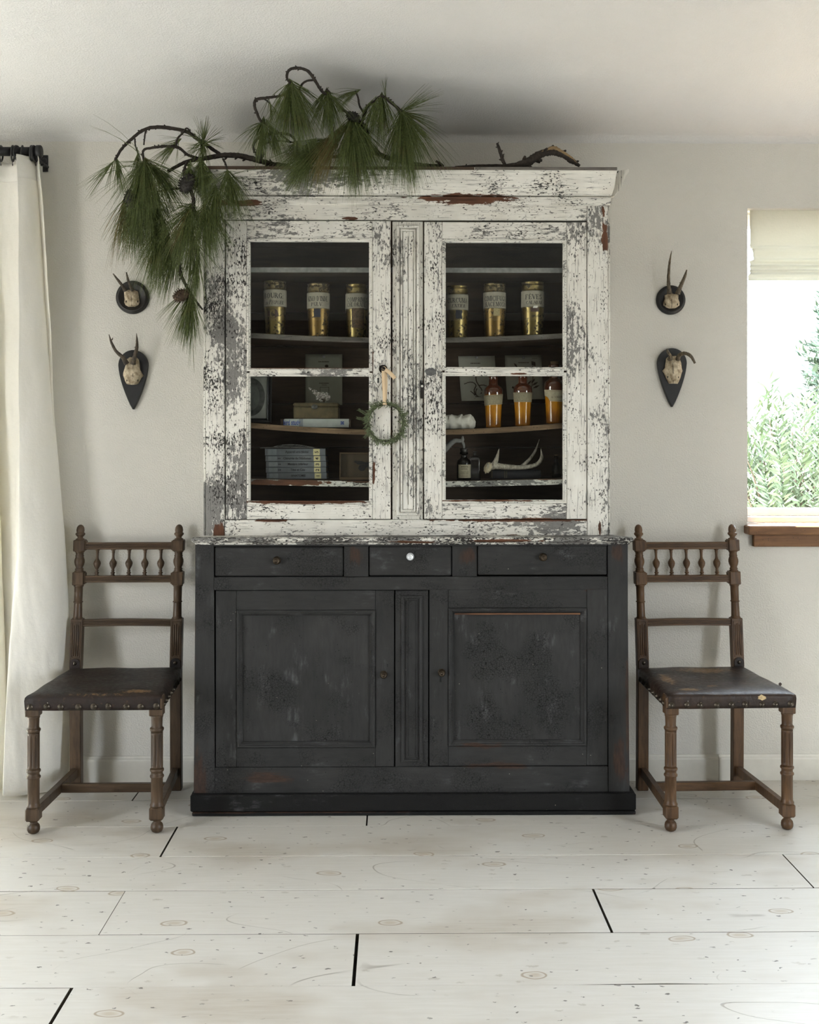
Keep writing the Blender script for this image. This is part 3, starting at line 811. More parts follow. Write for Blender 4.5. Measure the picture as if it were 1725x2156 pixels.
# cornice: cyma front, fillets and returns
y0 = 3.93
def cz(py): return PZ(py, y0)
cor = [(HF+.01, cz(424)), (HF-.004, cz(424)), (HF-.011, cz(422.5)), (HF-.014, cz(420.5)), (HF-.0155, cz(416)), (HF-.0155, cz(410)), (HF-.018, cz(407.6)), (HF-.008, cz(406.8)), (HF-.008, cz(404.8)), (HF-.024, cz(404)), (HF-.026, cz(401.5)),
       (HF-.030, cz(399)), (HF-.042, cz(392)), (HF-.050, cz(383)), (HF-.055, cz(373)), (HF-.061, cz(364)), (HF-.067, cz(360)), (HF-.068, cz(358)), (HF-.070, cz(357)), (HF-.070, cz(351.5)), (HF+.01, cz(351.5))]
cm = MB().sweepx(cor, PX(434, HF), PX(1283, HF), 1.0, 0.22, HF).build('cornice', M_WX, hu)
ledge = MB().box(PX(1000, y0), PX(1300, y0), HF-.071, HF-.02, cz(357.5), cz(350.8), .001); ledge.build('cornice_ledge', M_SH_G, hu)
MB().box(PX(425, y0)-.02, PX(1000, y0)-.001, HF-.0712, HF-.02, cz(357.5), cz(350.5), .0015).build('cornice_ledge', M_BOARD, hu)
M_CLEAN = white_paint('white_paint_thick', 'z', (11, 2, 3), (), -0.35)
# right return, its broken mitre standing off the front piece; left return
for sgn, xs, gap, mt in ((1, PX(1280, HF), .006, M_CLEAN), (-1, PX(434, HF), 0, M_WX)):
    mb = MB()
    pr = [(HF - y, z) for y, z in cor]             # projection from the side, height
    ring0 = [(xs + sgn*(q*(0.92 if sgn > 0 else 1)), HF - q*(0.80 if sgn > 0 else 1) + gap, z) for q, z in pr]
    ring1 = [(xs + sgn*q, HB, z) for q, z in pr]
    mb.loft([ring0, ring1], False)
    mb.build('cornice_return', mt, hu)

# ================================================================ TWO CARVED CHAIRS
M_CH = wood('dark_walnut', (0.030, 0.0185, 0.0105), (0.090, 0.056, 0.032), 'z', 60, 0.42, 0.25, coat=0.05)
M_CHX = wood('dark_walnut_rail', (0.030, 0.0185, 0.0105), (0.090, 0.056, 0.032), 'x', 60, 0.42, 0.25, coat=0.05)
M_CHR = wood('walnut_warm', (0.042, 0.0215, 0.0100), (0.122, 0.066, 0.031), 'z', 60, 0.42, 0.25, coat=0.05)
M_CHRX = wood('walnut_warm_rail', (0.042, 0.0215, 0.0100), (0.122, 0.066, 0.031), 'x', 60, 0.42, 0.25, coat=0.05)
M_STUD = plain('dark_brass_stud', (0.075, 0.062, 0.048), 0.33, 0.5, 300, metal=0.9)

def leather(name, c0, c1, rough, patches):
    m = NT(name)
    big = m.noise(m.co, 9, 5, 0.6); fine = m.noise(m.co, 60, 6, 0.7)
    c = m.mix(m.ramp(big, 0.35, 0.68), c0, c1)
    wr = m.math('MULTIPLY', m.step(fine, 0.56, 0.68), m.step(m.noise(m.vmath('ADD', m.co, (3,3,3)), 13, 3), 0.5, 0.62))
    c = m.mix(m.math('MULTIPLY', wr, 0.75), c, (0.105, 0.055, 0.026))
    if patches:
        pm = m.blobs(patches, m.noise(m.co, 75, 6, 0.7), 3.6, 0.4)
        c = m.mix(m.math('MULTIPLY', pm, 0.7), c, (0.20, 0.115, 0.05))
    sp = m.math('MULTIPLY', m.step(m.math('SUBTRACT', 0.075, m.voro(m.co, 42)), 0, 0.02), m.step(m.noise(m.co, 17, 2), 0.56, 0.6))
    c = m.mix(m.math('MULTIPLY', sp, 0.7), c, (0.45, 0.42, 0.38))
    m.bump(m.math('ADD', m.math('MULTIPLY', fine, 0.5), big), 0.006, 0.55)
    return m.done(c, m.ramp(fine, 0.3, 0.7, rough, rough + 0.22), 0.3)
M_LEA1 = leather('dark_brown_leather', (0.007, 0.005, 0.0042), (0.022, 0.0115, 0.008), 0.40,
    [((0.03, -0.235, 0.447), (0.10, .012, .012)), ((0.13, -0.21, 0.455), (0.05, .02, .02)), ((-0.06, -0.236, 0.45), (0.05, .01, .008))])
M_LEA2 = leather('worn_brown_leather', (0.009, 0.006, 0.0055), (0.036, 0.019, 0.011), 0.27,
    [((-0.13, -0.20, 0.46), (0.04, .02, .03)), ((-0.04, -0.16, 0.465), (0.02, .012, .03)), ((-0.16, -0.03, .46), (.022, .09, .02)), ((-0.09, -0.238, .448), (.07, .01, .006)), ((0.02, 0.12, .465), (.10, .05, .02)), ((.03, -.236, .436), (.10, .01, .005))])
M_STUFFING = plain('pale_hessian', (0.48, 0.36, 0.20), 0.9, 0.25, 150)

STUD = [(0.0105, 0), (0.0108, .0012), (0.0085, .0028), (0.0062, .0036), (0.006, .0052), (0.0035, .0066), (0.0004, .0068)]
def stud_mesh(mat):
    mb = MB()
    rows = []
    n = 24
    vs, fs = [], []
    for k, (r, z) in enumerate(STUD):
        for i in range(n):
            a = 2*pi*i/n; q = 1 - (0.16 * (i % 2) if k in (1, 2, 3) else 0)
            vs.append((r*q*cos(a), -z*(q if k else 1), r*q*sin(a)))
    for k in range(len(STUD)-1):
        for i in range(n):
            j = (i+1) % n; fs.append((k*n+i, k*n+j, (k+1)*n+j, (k+1)*n+i))
    mb.add(vs, fs, True)
    o = mb.build('stud', mat); me = o.data
    bpy.data.objects.remove(o)
    return me

def make_chair(label, mz, mx, ml, torn):
    r = thing('dining_chair', (0, 0, 0), label, 'chair', 'pair of carved chairs beside the sideboard')
    FX, BX, FY, BY = 0.2015, 0.1835, -0.228, 0.228
    def lean(z): return (z - 0.44) * 0.125 if z > 0.44 else (0.44 - z) * 0.02
    # front legs
    for s in (-1, 1):
        mb = MB(); T = Matrix.Translation((s*FX, FY, 0))
        mb.box(s*FX-.0225, s*FX+.0225, FY-.0225, FY+.0225, .387, .452, .0025)
        prof = [(.0005,.0004),(.010,.0008),(.017,.005),(.0205,.013),(.0208,.020),(.019,.028),(.0145,.0335),(.0115,.036),(.0115,.040),(.0165,.0415),(.0165,.045)]
        mb.lathe(prof, 28, T)
        mb.box(s*FX-.0225, s*FX+.0225, FY-.0225, FY+.0225, .0435, .0875, .005)
        b = [(.0215,.086),(.0235,.089),(.0225,.093),(.0200,.097),(.0192,.104),(.0192,.180),(.0222,.1825),(.0232,.186),(.0222,.1895),(.0192,.192),(.0192,.2005),(.0222,.203),(.0232,.2065),(.0222,.210),(.0195,.2125)]
        fl = [(.0195,.2126),(.0195,.218),(.0195,.226),(.0195,.318),(.0195,.326),(.0195,.332)]
        e_ = [(.0195,.3322),(.0222,.3375),(.0232,.341),(.0222,.3445),(.0185,.347),(.0178,.352),(.0188,.378),(.0205,.382),(.0205,.388)]
        mb.lathe(b, 32, T)
        mb.lathe(fl, 64, T, flute=lambda k: ((0, 8), (0, 8), (.0042, 8), (.0042, 8), (0, 8), (0, 8))[k])
        mb.lathe(e_, 32, T)
        mb.build('leg', mz, r)
    # back legs carrying the turned posts
    for s in (-1, 1):
        mb = MB(); x = s*BX
        mb.box(x-.0205, x+.0205, BY-.019, BY+.019, .0, .462, .0025)
        mb.box(x-.0215, x+.0215, BY-.018, BY+.018, .455, .632, .002)
        T = Matrix.Translation((x, BY, 0))
        mb.lathe([(.0195,.630),(.0195,.634),(.0165,.637),(.0160,.642),(.0150,.688),(.0150,.690),(.0178,.6915),(.0178,.694),(.0150,.6955),(.0158,.748),(.0185,.750),(.0185,.757)], 28, T)
        mb.box(x-.0205, x+.0205, BY-.0205, BY+.0205, .755, .803, .0025)
        mb.lathe([(.0175,.801),(.0175,.806),(.0135,.809),(.0165,.812),(.0140,.815),(.0125,.819),(.0165,.828),(.0190,.838),(.0186,.846),(.0165,.853),(.0145,.858),(.0162,.862),(.0140,.865),(.0148,.874),(.0180,.876),(.0180,.881)], 28, T)
        mb.box(x-.0205, x+.0205, BY-.0205, BY+.0205, .879, .921, .0025)
        mb.lathe([(.0165,.919),(.0165,.924),(.0100,.927),(.0105,.932),(.0165,.938),(.0182,.942),(.0165,.946),(.0135,.948),(.0145,.951),(.0150,.957),(.0135,.966),(.0095,.973),(.0040,.9765),(.0004,.977)], 28, T)
        # small carved ledge on the inner face beside each block
        for a, b in ((.757, .801), (.881, .919)): mb.box(x - s*.0205, x - s*.0255, BY-.014, BY+.014, a+.002, b-.002, .001)
        # raised reeds on the fluted block, with round tops
        mb.xf(lambda p: Vector((p.x, p.y + lean(p.z), p.z)))
        leg = mb.build('back_post', mz, r)
        mb = MB()
        yf = BY - .018
        mb.rects(x-.0165, x+.0165, .492, .623, [(0, yf+.001), (.0012, yf-.0022), (.0035, yf-.0022), (.0045, yf+.0005)])
        for q in (-.0078, 0, .0078):
            mb.lathe([(.0003,.498),(.0026,.500),(.0026,.612 - abs(q)*.6),(.0003,.616 - abs(q)*.6)], 8, Matrix.Translation((x+q, yf, 0)))
        mb.xf(lambda p: Vector((p.x, p.y + lean(p.z), p.z)))
        mb.build('reeding', mz, leg)
    # back rails with reeded fronts
    def rail(z0, z1, bow=0):
        mb = MB(); y = BY; h = z1 - z0
        pr = [(y+.011, z0), (y-.010, z0), (y-.012, z0+.002)]
        for i in range(3):
            a = z0 + h*(.28 + .2*i); pr += [(y-.012, a), (y-.0085, a+h*.03), (y-.0085, a+h*.07), (y-.012, a+h*.10)]
        pr += [(y-.012, z1-.003), (y-.010, z1), (y+.011, z1)]
        rows = []
        for k in range(13):
            t = k / 12; x = -BX + .015 + (2*BX - .03) * t; b = bow * (1 - (2*t-1)**2)
            rows.append([(x, q, z + b) for q, z in pr])
        mb.loft(rows, False)
        mb.xf(lambda p: Vector((p.x, p.y + lean(p.z), p.z)))
        mb.build('back_rail', mx, r)
    rail(.885, .911); rail(.764, .789); rail(.603, .628, .003)
    # five turned spindles
    for i in range(5):
        x = -.118 + .059 * i
        mb = MB()
        mb.lathe([(.0085,.788),(.0085,.7905),(.0050,.793),(.0080,.797),(.0085,.799),(.0075,.801),(.0045,.8035),(.0070,.807),(.0045,.810),(.0065,.815),(.0115,.824),(.0138,.833),(.0128,.839),(.0090,.845),(.0058,.850),(.0046,.857),(.0050,.868),(.0052,.873),(.0068,.875),(.0052,.877),(.0060,.880),(.0090,.883),(.0090,.887)], 20, Matrix.Translation((x, BY, 0)))
        mb.xf(lambda p: Vector((p.x, p.y + lean(p.z), p.z)))
        mb.build('spindle', mz, r)
    # stretchers
    for s in (-1, 1):
        mb = MB(); mb.box(-.0115, .0115, 0, 1, .052, .084, .002)
        x0, x1 = s*FX, s*BX
        mb.xf(lambda p: Vector((p.x + x0 + (x1-x0)*p.y, FY+.018 + (BY-FY-.036)*p.y, p.z + .004*p.y)))
        mb.build('side_stretcher', mz, r)
    xm = FX*.42 + BX*.58
    MB().box(-xm+.010, xm-.010, FY+.252, FY+.274, .055, .085, .002).build('cross_stretcher', mx, r)
    # leather seat with sagging top and turned-down apron
    def outline(ins, n=14):
        f, b = .2235 - ins, .205 - ins; yf, yb = FY - .024 + ins, BY - .012 - ins
        pts = []
        for (xa, ya), (xb, yb_) in (((-f, yf), (f, yf)), ((f, yf), (b, yb)), ((b, yb), (-b, yb)), ((-b, yb), (-f, yf))):
            for i in range(n):
                t = i / n; pts.append((xa + (xb-xa)*t, ya + (yb_-ya)*t))
        return pts
    mb = MB(); rings = []
    for ins, z in ((.001, .4085), (0, .420), (-.001, .440), (.0005, .449), (.006, .455), (.018, .459), (.05, .4625), (.10, .463), (.16, .4615), (.2, .461)):
        rg = []
        for x, y in outline(min(ins, .19)):
            w = mnoise.noise((x*9, y*9, 3 + ml.name.__len__()))
            dz = .0035*w if z > .45 else (.0022*mnoise.noise((x*30, y*30, z*20)) if z < .41 else 0)
            rg.append((x, y, z + dz))
        rings.append(rg)
    mb.loft(rings)
    seat = mb.build('seat', ml, r)
    me = stud_mesh(M_STUD)
    def stud(x, y, z, rz=0.0, sc=1.0):
        o = bpy.data.objects.new('stud', me); COL.objects.link(o)
        o.location = (x, y, z); o.rotation_euler = (0, 0, rz); o.scale = (sc,)*3
        o.parent = seat
    for i in range(9): stud(-.206 + .0515*i + (.004*sin(i*2.3)), FY-.0255, .4205 + .001*sin(i*1.7))
    ang = atan2(.2235-.205, (BY-.012)-(FY-.024))
    for s in (-1, 1):
        for i in range(8):
            t = (i + .6) / 8.4; x = s*(.2235 + (.205-.2235)*t + .0005); y = FY-.024 + (BY-FY+.012)*t
            stud(x, y, .4205, s*(pi/2 + ang*1))
        stud(s*BX, BY - .019 + lean(.47), .4735, 0, 1.1)
    # leather tabs folded up the posts under the rosettes
    for s in (-1, 1):
        x = s*BX
        pts = [(x + .0185*cos(a), .4735 + .017*sin(a)) for a in [pi*i/10 for i in range(11)]]
        MB().prism([(x+.0185, .452)] + pts + [(x-.0185, .452)], BY-.0225+lean(.47), BY-.017+lean(.47)).build('leather_tab', ml, seat)
    if torn:
        mb = MB()
        out = [(.105 + .014*cos(2*pi*i/12)*(1+.2*sin(3*i)), .443 + .008*sin(2*pi*i/12)*(1+.2*cos(2*i))) for i in range(12)]
        mb.prism(out, FY-.0262, FY-.02)
        mb.build('tear', M_STUFFING, seat)['label'] = 'torn spot showing pale stuffing'
        mb = MB(); mb.prism([(.2215,.449),(.2285,.4485),(.232,.456),(.2265,.461),(.2205,.457)], -.10, -.097); mb.build('loose_flap', ml, seat)
    # worn corner posts seen through the split leather
    s = 1 if not torn else -1
    MB().box(s*.2165, s*.2238, FY-.0262, FY-.02, .412, .446, .001).build('bare_corner', mz, seat)
    return r
ch = make_chair('dark leather-seated chair with turned spindles, between white curtain and sideboard', M_CH, M_CHX, M_LEA1, False)
ch.location = (-0.9945, 3.988, 0); ch.rotation_euler = (0, 0, radians(0.9))
ch = make_chair('carved chair with worn shiny torn leather seat, below the window sill', M_CHR, M_CHRX, M_LEA2, True)
ch.location = (1.094, 3.984, 0); ch.rotation_euler = (0, 0, radians(1.9)); ch.scale = (0.97, 0.97, 1.0)

# ================================================================ SKULL MOUNTS
M_PLQ = plain('black_plaque', (0.010, 0.010, 0.011), 0.42, 0.25, 60)
M_PLQ2 = plain('black_brown_plaque', (0.014, 0.012, 0.010), 0.42, 0.3, 60)
def bone_mat():
    m = NT('old_bone')
    n = m.noise(m.co, 55, 5, 0.65); b = m.noise(m.co, 22, 3)
    c = m.mix(m.ramp(n, 0.32, 0.62), (0.20, 0.145, 0.085), (0.60, 0.52, 0.385))
    c = m.mix(m.math('MULTIPLY', m.step(b, 0.55, 0.68), 0.55), c, (0.16, 0.105, 0.055))
    m.bump(n, 0.003, 0.7)
    return m.done(c, 0.6, 0.3)
def antler_mat(name, c0, c1):
    m = NT(name)
    n = m.noise(m.scale(m.co, (1, 1, 0.35)), 150, 5, 0.65)
    m.bump(n, 0.003, 0.8)
    return m.done(m.mix(m.ramp(n, 0.35, 0.65), c0, c1), 0.5, 0.4)
M_BONE = bone_mat()
M_ANT = antler_mat('antler_dark', (0.020, 0.014, 0.009), (0.105, 0.078, 0.052))
M_ANT2 = antler_mat('antler_brown', (0.030, 0.021, 0.012), (0.15, 0.115, 0.070))

def skull_mount(label, plaque, sk, antlers, mp, ma, long=False):
    """plaque: ('disc', cx, cy, r px) or ('drop', cx, cyTop, cyBot, half width px); all on the wall plane"""
    Yw = WALL
    k = Yw / F
    if plaque[0] == 'disc':
        _, cx, cy, rp = plaque
        c = P(cx, cy, Yw); r_ = rp * k
        t = thing('skull_mount', (c.x, Yw, c.z), label, 'skull mount', 'antlered skull mounts on the wall')
        MB().lathe([(r_, 0.0005), (r_, .006), (r_*.985, .010), (r_*.93, .012), (r_*.90, .0125), (r_*.885, .0155), (r_*.82, .0185), (r_*.79, .0185), (r_*.77, .017), (.0005, .017)], 56, Matrix.Translation((c.x, Yw, c.z)) @ FACE).build('plaque', mp, t)
        yf = Yw - .017
    else:
        _, cx, top, bot, hw = plaque
        c = P(cx, (top+bot)/2, Yw)
        t = thing('skull_mount', (c.x, Yw, c.z), label, 'skull mount', 'antlered skull mounts on the wall')
        out = []
        R = hw
        cy = top + R*1.02
        for i in range(25):
            a = pi - pi * i / 24
            out.append((cx + hw*cos(a), cy - R*sin(a)*1.02))
        for i in range(1, 9):
            u = i / 9; out.append((cx + hw*(1 - u**1.55*(.93)) - 0*u, cy + (bot-cy)*u))
        out.append((cx + hw*.04, bot)); out.append((cx - hw*.04, bot))
        for i in range(8, 0, -1):
            u = i / 9; out.append((cx - hw*(1 - u**1.55*(.93)), cy + (bot-cy)*u))
        pts = [(P(a, b, Yw).x, P(a, b, Yw).z) for a, b in out]
        MB().prism(pts, Yw-.018, Yw-.0005, .006).build('plaque', mp, t)
        yf = Yw - .018
    # skull: lofted across its height from rows (py, centre px, half width px, depth m)
    rings = []
    for py, cxp, hwp, dep in sk:
        q = P(cxp, py, yf)
        hw_ = hwp * k; rg = []
        n = 28
        for i in range(n):
            a = 2*pi*i/n
            sa = sin(a)
            y = yf + .004 - (dep * max(0, sa)**.7 if sa > 0 else 0)
            x = q.x + hw_*cos(a)*(1 - .12*abs(sa))
            # a faint groove down the middle
            if sa > .5: y += .0022 * math.exp(-(cos(a)/.14)**2)
            rg.append((x, y, q.z + .002*mnoise.noise((x*120, y*120, q.z*120))))
        rings.append(rg)
    skl = MB().loft(rings).build('skull', M_BONE, t)
    # eye hollows: raised black spots, the shade of the pits put into colour
    zz = sk[-3]
    for s in (-1, 1):
        q = P(zz[1] + s*zz[2]*.74, zz[0] - 2, yf - zz[3]*.70)
        MB().lathe([(.0004, -.001), (.0016, .0002), (.0019, .0010), (.0014, .0014), (.0004, .0012)], 12, Matrix.Translation(q) @ FACE @ Matrix.Scale(2.3, 4, (0, 1, 0))).build('eye_hollow_shade', M_FLATBLK, skl)
    q0 = P(sk[1][1], sk[2][0], yf - sk[2][3]); q1 = P(sk[-1][1], sk[-1][0]-1, yf - sk[-1][3]*.97)
    MB().tube([q0, q0.lerp(q1, .5) + Vector((.0006, -.001, 0)), q1], [.0007, .0009, .0009], 6).build('suture', M_FLATBLK, skl)
    for j, (pts, rr, tines) in enumerate(antlers):
        mb = MB()
        m = len(pts)
        W3 = [P(a, b, yf - d) for a, b, d in pts]
        sp = spline(W3, 7); rad = lerps([r*k for r in rr], len(sp))
        rad[0] *= 1.15
        mb.tube(sp, rad, 12, rough=.10, seed=j+3)
        # pearled burr at the base
        rnd = random.Random(j)
        for q in range(16):
            a = rnd.uniform(0, 6.28); u = rnd.uniform(0, .35) if q > 8 else rnd.uniform(0, .08)
            i = int(u * (len(sp)-1)); b = sp[i] + Vector((cos(a), -abs(sin(a)), 0)) * rad[i]*.95
            mb.lathe([(.0003, -.0016), (.0015, -.0008), (.0018, .0002), (.0013, .0012), (.0003, .0018)], 7, Matrix.Translation(b))
        for (a0, b0, d0), (a1, b1, d1), r0 in tines:
            mb.tube(spline([P(a0, b0, yf-d0), P((a0+a1)/2+.8, (b0+b1)/2, yf-(d0+d1)/2), P(a1, b1, yf-d1)], 4), lerps([r0*k, r0*k*.6, .0004], 9), 8)
        mb.build('antler', ma, t)
    return t

# left wall, round plaque
skull_mount('antlered skull on a round black-brown plaque by the hanging pine needles', ('disc', 280, 626.5, 35),
    [(611, 276, 9, .012), (614, 276, 15, .022), (622, 277, 15.5, .027), (630, 278, 15.5, .028), (637, 278, 16.5, .026), (642, 278, 14, .022), (646, 277.5, 7, .014)],
    [([(264, 612, .022), (258, 602, .035), (248, 589, .05), (238, 576, .06)], [3.8, 3.2, 2.6, 1.0], []),
     ([(279, 611, .022), (274, 601, .035), (269.5, 588, .045), (266, 573, .05)], [3.6, 2.8, 2.6, 1.2], [((268, 582, .046), (266.5, 577, .05), 1.4)])], M_PLQ2, M_ANT)
# left wall, teardrop plaque
skull_mount('long-antlered skull on the black teardrop plaque left of the hutch', ('drop', 282, 737.5, 862, 31.5),
    [(752, 280, 7, .010), (757, 280, 13, .022), (768, 280, 15, .032), (778, 279, 17, .036), (786, 279.5, 20, .033), (791, 281, 22, .026), (796, 280, 18.5, .030), (803, 279, 15.5, .028), (808, 279, 13, .022), (810, 279, 8, .016)],
    [([(267, 766, .034), (258, 752, .045), (245, 740, .055), (235, 722, .06), (229.5, 704, .06)], [5.2, 4.2, 3.2, 2.6, .6], [((235, 716, .06), (237.5, 710, .062), 1.6)]),
     ([(280, 766, .034), (284, 750, .045), (288, 733, .05), (288.5, 718, .05), (287.5, 702, .048)], [5.2, 4.2, 3.4, 2.4, .5], [((286, 732, .05), (282, 730.5, .055), 1.6)])], M_PLQ, M_ANT)
# right wall, round plaque
skull_mount('skull with two straight rough antlers on a round black plaque right of the hutch', ('disc', 1412, 632, 31),
    [(619, 1414, 9, .012), (622, 1414, 15, .024), (630, 1414, 14.5, .030), (637, 1414, 17.5, .030), (643, 1414, 17.5, .026), (647, 1414, 12, .020), (649.5, 1415, 6, .013)],
    [([(1410, 618, .026), (1408.5, 602, .036), (1408, 580, .045), (1410.5, 552, .05), (1414.5, 528, .052)], [5.0, 3.8, 2.9, 2.4, .5], []),
     ([(1427, 618, .026), (1432, 606, .036), (1438, 592, .045), (1443, 580, .05), (1446.5, 568, .052)], [5.2, 4.2, 3.4, 3.0, 1.2], [((1434, 598, .04), (1430.5, 594, .046), 1.5), ((1441, 584, .05), (1446, 577, .055), 1.6)])], M_PLQ, M_ANT2)
# right wall, teardrop plaque
skull_mount('skull with curled-down antlers on a black teardrop plaque near the window', ('drop', 1414, 733.5, 857, 31),
    [(750, 1417, 9, .012), (755, 1417, 14.5, .024), (765, 1418, 17, .033), (775, 1417.5, 18, .035), (781, 1416, 22, .028), (787, 1417, 18.5, .032), (796, 1417.5, 15.5, .030), (803, 1418, 12, .024), (808, 1418, 9.5, .018)],
    [([(1411, 757, .030), (1412, 750, .042), (1408, 743, .055), (1404.5, 735, .062)], [4.6, 3.6, 3.0, 1.8], []),
     ([(1427, 757, .030), (1431, 748, .042), (1443, 744, .055), (1455, 750, .062), (1464, 765, .064)], [4.8, 4.4, 3.8, 3.4, 2.2], [((1434, 745, .046), (1434, 738.5, .05), 1.8), ((1446, 745, .056), (1449, 742, .06), 1.3)])], M_PLQ, M_ANT2)

# ================================================================ CURTAIN, ROD, RINGS
M_LINEN = cloth('white_linen', (0.94, 0.935, 0.91), (0.93, 0.87, 0.68), 0.30)
M_RODM = plain('black_iron_rod', (0.012, 0.012, 0.013), 0.45, 0.2, 80)
CY = 4.215
zr = PZ(321.5, CY)
def cur_edge(z):
    tab = [(2.33, 86), (2.2, 90), (1.85, 97), (1.4, 110), (1.05, 124), (.85, 133), (.6, 143), (.35, 150), (.0, 152)]
    for (za, a), (zb_, b) in zip(tab, tab[1:]):
        if zb_ <= z <= za: return PX(a + (b-a)*(za-z)/(za-zb_), CY)
    return PX(tab[0][1], CY)
rows = []
NZ, NU = 90, 300
ztop, zbot = PZ(337, CY), 0.004
for iz in range(NZ + 1):
    t = iz / NZ; z = ztop + (zbot - ztop) * t
    xr = cur_edge(z); xl = -1.80 - .12*t
    row = []
    for iu in range(NU + 1):
        u = iu / NU
        v = 1 - u                       # 0 at the right edge
        ph = v * 4.6 + 0.35*sin(3*v*pi + 2*t) + .10*t*sin(9*v)
        amp = (.026 + .050 * min(1, t*1.7)) * (1 - .55*math.exp(-(v/.03)**2))
        fold = cos(2*pi*ph + .55)
        fold = math.copysign(abs(fold)**.8, fold)
        y = CY - .004 - amp*1.35*fold + .010*sin(5*v*pi + 7*t)*t
        x = xl + (xr - xl)*u + amp*.45*sin(4*pi*ph)
        # pinch pleats near the top
        pin = math.exp(-(t/.05)**2)
        y += -.012*pin*cos(2*pi*ph)
        y += .007*mnoise.noise((x*9, z*5, 1.3)) + .0035*mnoise.noise((x*26, z*15, 7.0)) + .0018*mnoise.noise((x*60, z*38, 2.0))
        zz = z + (.006*cos(2*pi*ph + 1) if iz == 0 else 0) + (.010*t**6*(1+sin(2*pi*ph+1)) )
        row.append((x, min(y, WALL-.02), zz))
    rows.append(row)
c0 = thing('curtain', (PX(30, CY), CY, 0), 'white linen curtain panel hanging in folds from the black rod to the floor', 'curtain')
MB().grid(rows).build('panel', M_LINEN, c0, solid=0.0016)
# hem doubled along the top edge
hem = [[(p[0], p[1]-.0022, p[2]) for p in rows[i]] for i in range(0, 4)]
MB().grid(hem).build('heading_tape', M_LINEN, c0, solid=0.001)

rod = thing('curtain_rod', (PX(40, CY), CY, zr), 'black iron curtain rod with flat end cap above the white curtain', 'curtain rod')
xe = PX(78, CY)
MB().lathe([(.0165, -2.95), (.0165, xe)], 24, at((0, CY, zr)) @ ALONGX).build('rod', M_RODM, rod)
MB().lathe([(.0005, xe-.003), (.021, xe-.002), (.0235, xe), (.0235, xe+.014), (.021, xe+.017), (.0005, xe+.017)], 28, at((0, CY, zr)) @ ALONGX).build('end_cap', M_RODM, rod)
zl = PZ(340, CY+.05)
mb = MB(); mb.lathe([(.0085, PX(60, CY+.05)), (.0085, PX(97, CY+.05)), (.0004, PX(97, CY+.05)+.001)], 16, at((0, CY+.05, zl)) @ ALONGX)
mb.build('inner_rod', M_RODM, rod)
mb = MB(); mb.box(PX(80, CY)-.006, PX(80, CY)+.006, CY-.005, WALL-.001, zl-.014, zl-.006, .001); mb.box(PX(80, CY)-.006, PX(80, CY)+.006, CY+.05-.003, CY+.058, zl-.02, zl+.012, .001); mb.box(PX(76, CY)-.010, PX(76, CY)+.010, WALL-.006, WALL-.0005, zl-.028, zl+.035, .001)
mb.box(PX(72, CY)-.006, PX(72, CY)+.006, CY+.010, CY+.058, zl-.012, zl-.003, .001); mb.box(PX(72, CY)-.006, PX(72, CY)+.006, CY-.004, CY+.010, zl-.012, zr-.016, .001)
mb.build('bracket', M_RODM, rod)
ring_me = None
for i, (px, tilt) in enumerate(((2, .1), (27, .12), (37, -.2), (46, .25), (67, .05), (73, -.12))):
    mb = MB()
    R, r_ = .0275, .0036
    vs, fs = [], []
    for a in range(28):
        A = 2*pi*a/28
        for b in range(8):
            B = 2*pi*b/8
            q = R + r_*cos(B); vs.append((r_*sin(B), q*sin(A), q*cos(A)))
    for a in range(28):
        for b in range(8): fs.append((a*8+b, a*8+(b+1) % 8, ((a+1) % 28)*8+(b+1) % 8, ((a+1) % 28)*8+b))
    if ring_me is None:
        mb.add(vs, fs, True)
        mb.tube([(0, 0, -R-.003), (0, .001, -R-.012), (0, .006, -R-.016), (0, .009, -R-.010)], .0012, 6)
        o = mb.build('curtain_ring', M_RODM); ring_me = o.data
    else:
        o = bpy.data.objects.new('curtain_ring', ring_me); COL.objects.link(o)
    o.location = (PX(px, CY), CY, zr - (R - r_ - .0166)); o.rotation_euler = (0, tilt*.4, tilt)
    tag(o, 'black iron curtain ring on the rod, ' + ('the one farthest from its end cap', 'fifth from the end cap', 'fourth from the end cap, leaning left', 'third from the end cap, leaning right', 'second from the end cap', 'nearest the end cap')[i], 'curtain ring', 'curtain rings on the rod')

# ================================================================ ROMAN SHADE in the right window
M_SHADE = cloth('cream_linen_shade', (0.80, 0.785, 0.72), (0.74, 0.73, 0.65), 0.26)
sy = WALL + .030
def shz(py): return PZ(py, sy, 1670)
prof = [(sy+.012, shz(438)), (sy+.006, shz(442)), (sy+.004, shz(470)), (sy+.000, shz(500)), (sy-.006, shz(516)), (sy-.008, shz(520)), (sy+.004, shz(521)), (sy+.008, shz(522)),
        (sy-.004, shz(532)), (sy-.010, shz(543)), (sy-.011, shz(546)), (sy+.002, shz(546.8)), (sy+.004, shz(549)), (sy-.006, shz(554)), (sy-.011, shz(557)), (sy-.011, shz(559)), (sy+.002, shz(559.5)), (sy-.006, shz(563)),
        (sy-.011, shz(567)), (sy-.011, shz(568.5)), (sy+.002, shz(569)), (sy-.006, shz(572)), (sy-.011, shz(575)), (sy+.000, shz(576)), (sy-.008, shz(581)), (sy-.010, shz(590.5)), (sy-.006, shz(591))]
rows = []
X0s, X1s = WIN_R[0] + .012, WIN_R[1] - .01
